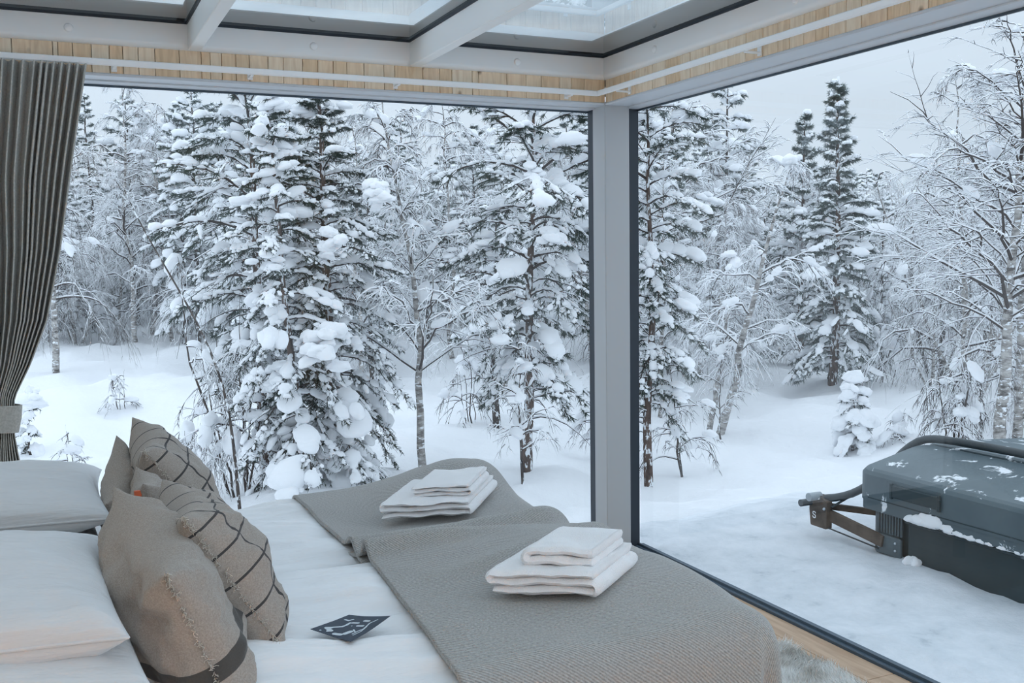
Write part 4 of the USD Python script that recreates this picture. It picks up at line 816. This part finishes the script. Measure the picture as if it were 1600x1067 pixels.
# shared kinds
l = spot(1110, 560, 9.6); H = height_to(l, 1120, 260)
fork = plant('birch', 'forked birch with a thick load of snow in its crotch, right of the slender pine', 'birch', birch(115, H, n1=28, n2=8, n3=5, spread=.36, rise=.8, droop=.7, tr=.045, t0=.3, stems=2, loads=30), l, bark_birch)

# trees and saplings that can be told apart by where they stand
def small(name, label, cat_, px, py, tx, ty, seed, dist=None, bk=None, **k):
    l = spot(px, py, dist); H = height_to(l, tx, ty); return plant(name, label, cat_, birch(seed, H, **{**dict(snow=.0028, wob=.035, kink=.05), **k}), l, bk or bark_dark)
def clumpy(name, label, px, py, tx, ty, seed, dist=None, w=.3, **k):
    l = spot(px, py, dist); H = height_to(l, tx, ty)
    return plant(name, label, 'young spruce', conifer(seed, H, lerp((0, w), (.5, w * .8), (1, w * .25)), **{**dict(nb=26, ntw=6, q=9, blade=.035, bw=.007, snow=.085, nl=4, droop=1.2, up=(.3, .5), tr=.018, sub=LUMP2, cover=.95, tl=1), **k}), l, bark_dark)
small('birch', 'birch standing just right of the curtain, its fine branches hanging low over the snow', 'birch', 90, 583, 100, 150, 201, bk=bark_birch, n1=34, n2=8, n3=5, spread=.36, rise=.6, droop=1.0, tr=.05, t0=.25)
clumpy('spruce_sapling', 'snow caked sapling by the curtain tieback', 48, 712, 45, 612, 202, w=.16, nb=12)
clumpy('spruce_sapling', 'small snowed over spruce standing alone in the clearing at the left of the front window', 210, 500, 212, 425, 203, w=.42)
small('bush', 'low bare twigs poking out of the snow above the checked cushion on the farther bed', 'bush', 290, 745, 235, 640, 204, n1=9, n2=5, n3=2, stems=3, tr=.008, spread=.5, rise=.35, droop=.9, t0=.2, loads=3)
small('bush', 'low bare twigs left of the cushions below the snowy slope', 'bush', 120, 740, 90, 668, 205, n1=7, n2=4, n3=2, stems=2, tr=.007, spread=.6, rise=.2, droop=.5, t0=.2, loads=3)
small('bush', 'bare arching branches reaching left across the snow in front of the brown trunked pine', 'bush', 345, 700, 250, 500, 216, n1=18, n2=6, n3=3, stems=3, tr=.012, spread=.75, rise=.25, droop=.8, t0=.35, loads=16)
small('bush', 'low twigs half buried in the snowy slope above the plain far cushion', 'bush', 190, 640, 165, 575, 217, n1=10, n2=5, n3=3, stems=3, tr=.008, spread=.6, rise=.3, droop=.7, t0=.2, loads=4)
l = spot(372, 690, 6.6); H = height_to(l, 345, 470)
rt = np.array([.909, -.417, 0]); st = bez([l, l - rt * .03 + [0, 0, .5], l - rt * .10 + [0, 0, .95], l - rt * .31 + [0, 0, 1.46], l - rt * .66 + [0, 0, 2.16]], 30); srng = np.random.default_rng(6)
bs = thing('birch_sapling', 'long bare stem bent over to the left in front of the distant trees', 'sapling', l)
part(bs, 'trunk', tube(st, np.linspace(.012, .003, 30), 7), bark_dark, smooth=True); part(bs, 'snow', snow_tubes(srng, st[None], np.linspace(.010, .003, 30)[None], .003), snow_m, smooth=True)
small('birch_sapling', 'thin sapling growing at the foot of the reddish trunked pine', 'sapling', 815, 755, 806, 520, 206, n1=16, n2=5, n3=3, tr=.014, spread=.4, rise=.8, droop=.7, t0=.15, loads=8)
l = spot(777, 668); H = height_to(l, 779, 330)
plant('pine', 'thin dark trunked pine farther back, left of the reddish trunked one', 'pine', conifer(207, H, lerp((0, .2), (.4, .5), (.8, .4), (1, .1)), nb=44, t0=.32, ntw=8, q=10, blade=.045, bw=.008, snow=.06, nl=5, droop=1.0, up=(.4, .7), tr=.045, tuft=True, dead=10), l, bark_dark)
small('bush', 'arching bare twigs in the snow left of the corner post', 'bush', 945, 715, 900, 600, 208, n1=14, n2=5, n3=2, stems=3, tr=.009, spread=.55, rise=.5, droop=.9, t0=.15, loads=6)
small('bush', 'bare arching bush in the open snow between the slim birch and the reddish trunked pine', 'bush', 735, 660, 730, 520, 209, n1=14, n2=5, n3=2, stems=4, tr=.010, spread=.5, rise=.6, droop=1.0, t0=.15, loads=8)
small('birch_sapling', 'thin double stemmed sapling right of the slender pine, one branch arching over the snow', 'sapling', 1072, 745, 1085, 560, 210, n1=16, n2=5, n3=3, stems=2, tr=.013, spread=.5, rise=.6, droop=.7, t0=.2, loads=4)
small('birch_sapling', 'small upright sapling at the edge of the open snow in the right window', 'sapling', 1126, 687, 1150, 555, 211, n1=14, n2=6, n3=3, tr=.011, spread=.5, rise=1.0, droop=.5, t0=.2, loads=3)
clumpy('spruce_sapling', 'small spruce buried in round snow clumps left of the hot tub', 1330, 708, 1335, 600, 212, w=.22, snow=.11, nb=22)
small('bush', 'tangle of bare snowy branches bending down just behind the hot tub', 'bush', 1490, 700, 1440, 545, 213, n1=26, n2=7, n3=3, stems=5, tr=.016, spread=.55, rise=.6, droop=1.1, t0=.15, loads=14)
small('bush', 'low arching twigs in the snow between the buried spruce and the hot tub', 'bush', 1400, 695, 1385, 640, 214, n1=10, n2=5, n3=2, stems=2, tr=.009, spread=.7, rise=.4, droop=.8, t0=.2, loads=4)
small('birch', 'dark stemmed birch clump with snow loaded arching boughs behind the hot tub', 'birch', 1465, 600, 1450, 330, 215, n1=36, n2=8, n3=4, stems=4, tr=.035, spread=.42, rise=.8, droop=.9, t0=.25, loads=36)

# the forest behind: a few kinds, repeated by reference
proto = {}
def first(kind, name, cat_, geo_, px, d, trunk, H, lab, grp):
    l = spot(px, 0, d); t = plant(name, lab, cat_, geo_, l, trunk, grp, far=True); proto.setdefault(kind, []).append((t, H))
LAND = [(100, 'behind the curtain'), (230, 'left of the bent bare stem'), (345, 'behind the bent bare stem'), (480, 'behind the brown trunked pine'), (610, 'behind the big spruce'), (760, 'behind the slim birch'), (960, 'behind the reddish trunked pine'), (1060, 'behind the slender pine'), (1180, 'behind the forked birch'),
        (1285, 'at the end of the clearing'), (1380, 'behind the tall dark spruce'), (1480, 'behind the dark stemmed birch clump'), (1610, 'behind the tall leaning birch'), (9999, 'beyond the tall leaning birch')]
KN = dict(birch=('birch', 'birch', 'frost white bare birch'), pine=('pine', 'pine', 'dark tufted snowy pine'), spruce=('spruce', 'spruce', 'narrow snowy spruce'))
def lab_of(kind, px, z):
    w = next(t for x, t in LAND if px < x); far = 'of the distant tree line' if z == 'F' else 'in the forest'
    return f'{KN[kind][2]} {far} {w}', f'{kind} trees {far} {w}'
bg = [(301, 4.6, dict(n1=40, n2=9, n3=5, spread=.34, rise=.9, droop=.6, tr=.05, t0=.2, snow=.0046, loads=22)), (302, 4.2, dict(n1=36, n2=9, n3=5, spread=.40, rise=.7, droop=1.0, tr=.045, t0=.22, snow=.0046, loads=26)), (303, 5.0, dict(n1=42, n2=9, n3=5, spread=.26, rise=1.2, droop=.4, tr=.05, t0=.18, snow=.005, loads=12)),
      (304, 3.6, dict(n1=40, n2=8, n3=5, spread=.42, rise=.8, droop=1.2, tr=.04, t0=.15, snow=.0046, stems=3, loads=30))]
for (sd, H, k), px, d, z in zip(bg, (190, 700, 1075, 1530), (19, 15.5, 13, 12.5), 'LMPE'):
    l_, g_ = lab_of('birch', px, z); first('birch', 'birch', 'birch', birch(sd, H, **k), px, d, bark_birch, H, l_, g_)
fs = [('pine', 321, 4.4, lerp((0, .4), (.3, .62), (.6, .7), (.85, .45), (1, .08)), dict(nb=62, t0=.16, ntw=9, q=11, blade=.06, bw=.013, snow=.07, nl=5, droop=.9, up=(.35, .8), tr=.05, tuft=True, cover=.75)),
      ('pine', 322, 4.0, lerp((0, .5), (.4, .7), (.75, .5), (1, .1)), dict(nb=56, t0=.1, ntw=9, q=11, blade=.06, bw=.013, snow=.075, nl=5, droop=1.2, up=(.3, .7), tr=.05, tuft=True, cover=.8)),
      ('spruce', 323, 4.8, lerp((0, .62), (.3, .55), (.7, .32), (.9, .15), (1, .04)), dict(nb=80, ntw=8, q=11, blade=.055, bw=.013, snow=.055, nl=5, droop=.85, up=(.05, .8), tr=.055, cover=.75))]
for (kd, sd, H, pf, k), px, d, z in zip(fs, (290, 1140, 120), (18, 14, 22), 'LPL'):
    l_, g_ = lab_of(kd, px, z); first(kd, kd, kd, conifer(sd, H, pf, **k), px, d, bark_dark, H, l_, g_)
fr = np.random.default_rng(77)
placed = []
def fill(z, n, px0, px1, d0, d1, top0, top1, mix, maxh=6.5):
    for _ in range(n):
        for _try in range(12):
            px = fr.uniform(px0, px1); d = d0 + (d1 - d0) * fr.uniform() ** .8; l = spot(px, 0, d)
            if all(math.hypot(l[0] - a, l[1] - b) > .55 + .02 * d for a, b in placed): break
        placed.append((l[0], l[1])); kind = ('birch', 'pine', 'spruce')[int(np.searchsorted(np.cumsum(mix), fr.uniform()))]
        H = float(np.clip(height_to(l, px, fr.uniform(top0, top1)), 1.6, maxh)); node, H0 = proto[kind][int(fr.integers(len(proto[kind])))]; s = H / H0; w = s * fr.uniform(.85, 1.25)
        lb, g = lab_of(kind, px, z); copy_of(node, KN[kind][0], l, fr.uniform(0, 6.28), (w, w, s), fr.uniform(-2, 2), lb, KN[kind][1], g)
fill('L', 60, -200, 345, 18, 32, 150, 300, (.62, .88, 1.01))
fill('M', 26, 345, 590, 11.8, 25, 170, 330, (.60, .86, 1.01))
fill('M', 18, 590, 760, 15, 28, 170, 300, (.6, .86, 1.01))
fill('M', 18, 760, 945, 11.5, 25, 170, 330, (.60, .86, 1.01))
fill('P', 26, 985, 1170, 9.5, 24, 175, 320, (.58, .85, 1.01))
fill('C', 14, 1160, 1290, 17, 27, 260, 350, (.55, .8, 1.01), 5)
fill('T', 26, 1285, 1450, 14, 27, 270, 360, (.62, .8, 1.01), 5)
fill('E', 36, 1440, 1760, 9.5, 24, 190, 380, (.80, .93, 1.01))
fill('F', 70, -300, 1900, 25, 42, 230, 350, (.45, .75, 1.01), 7)
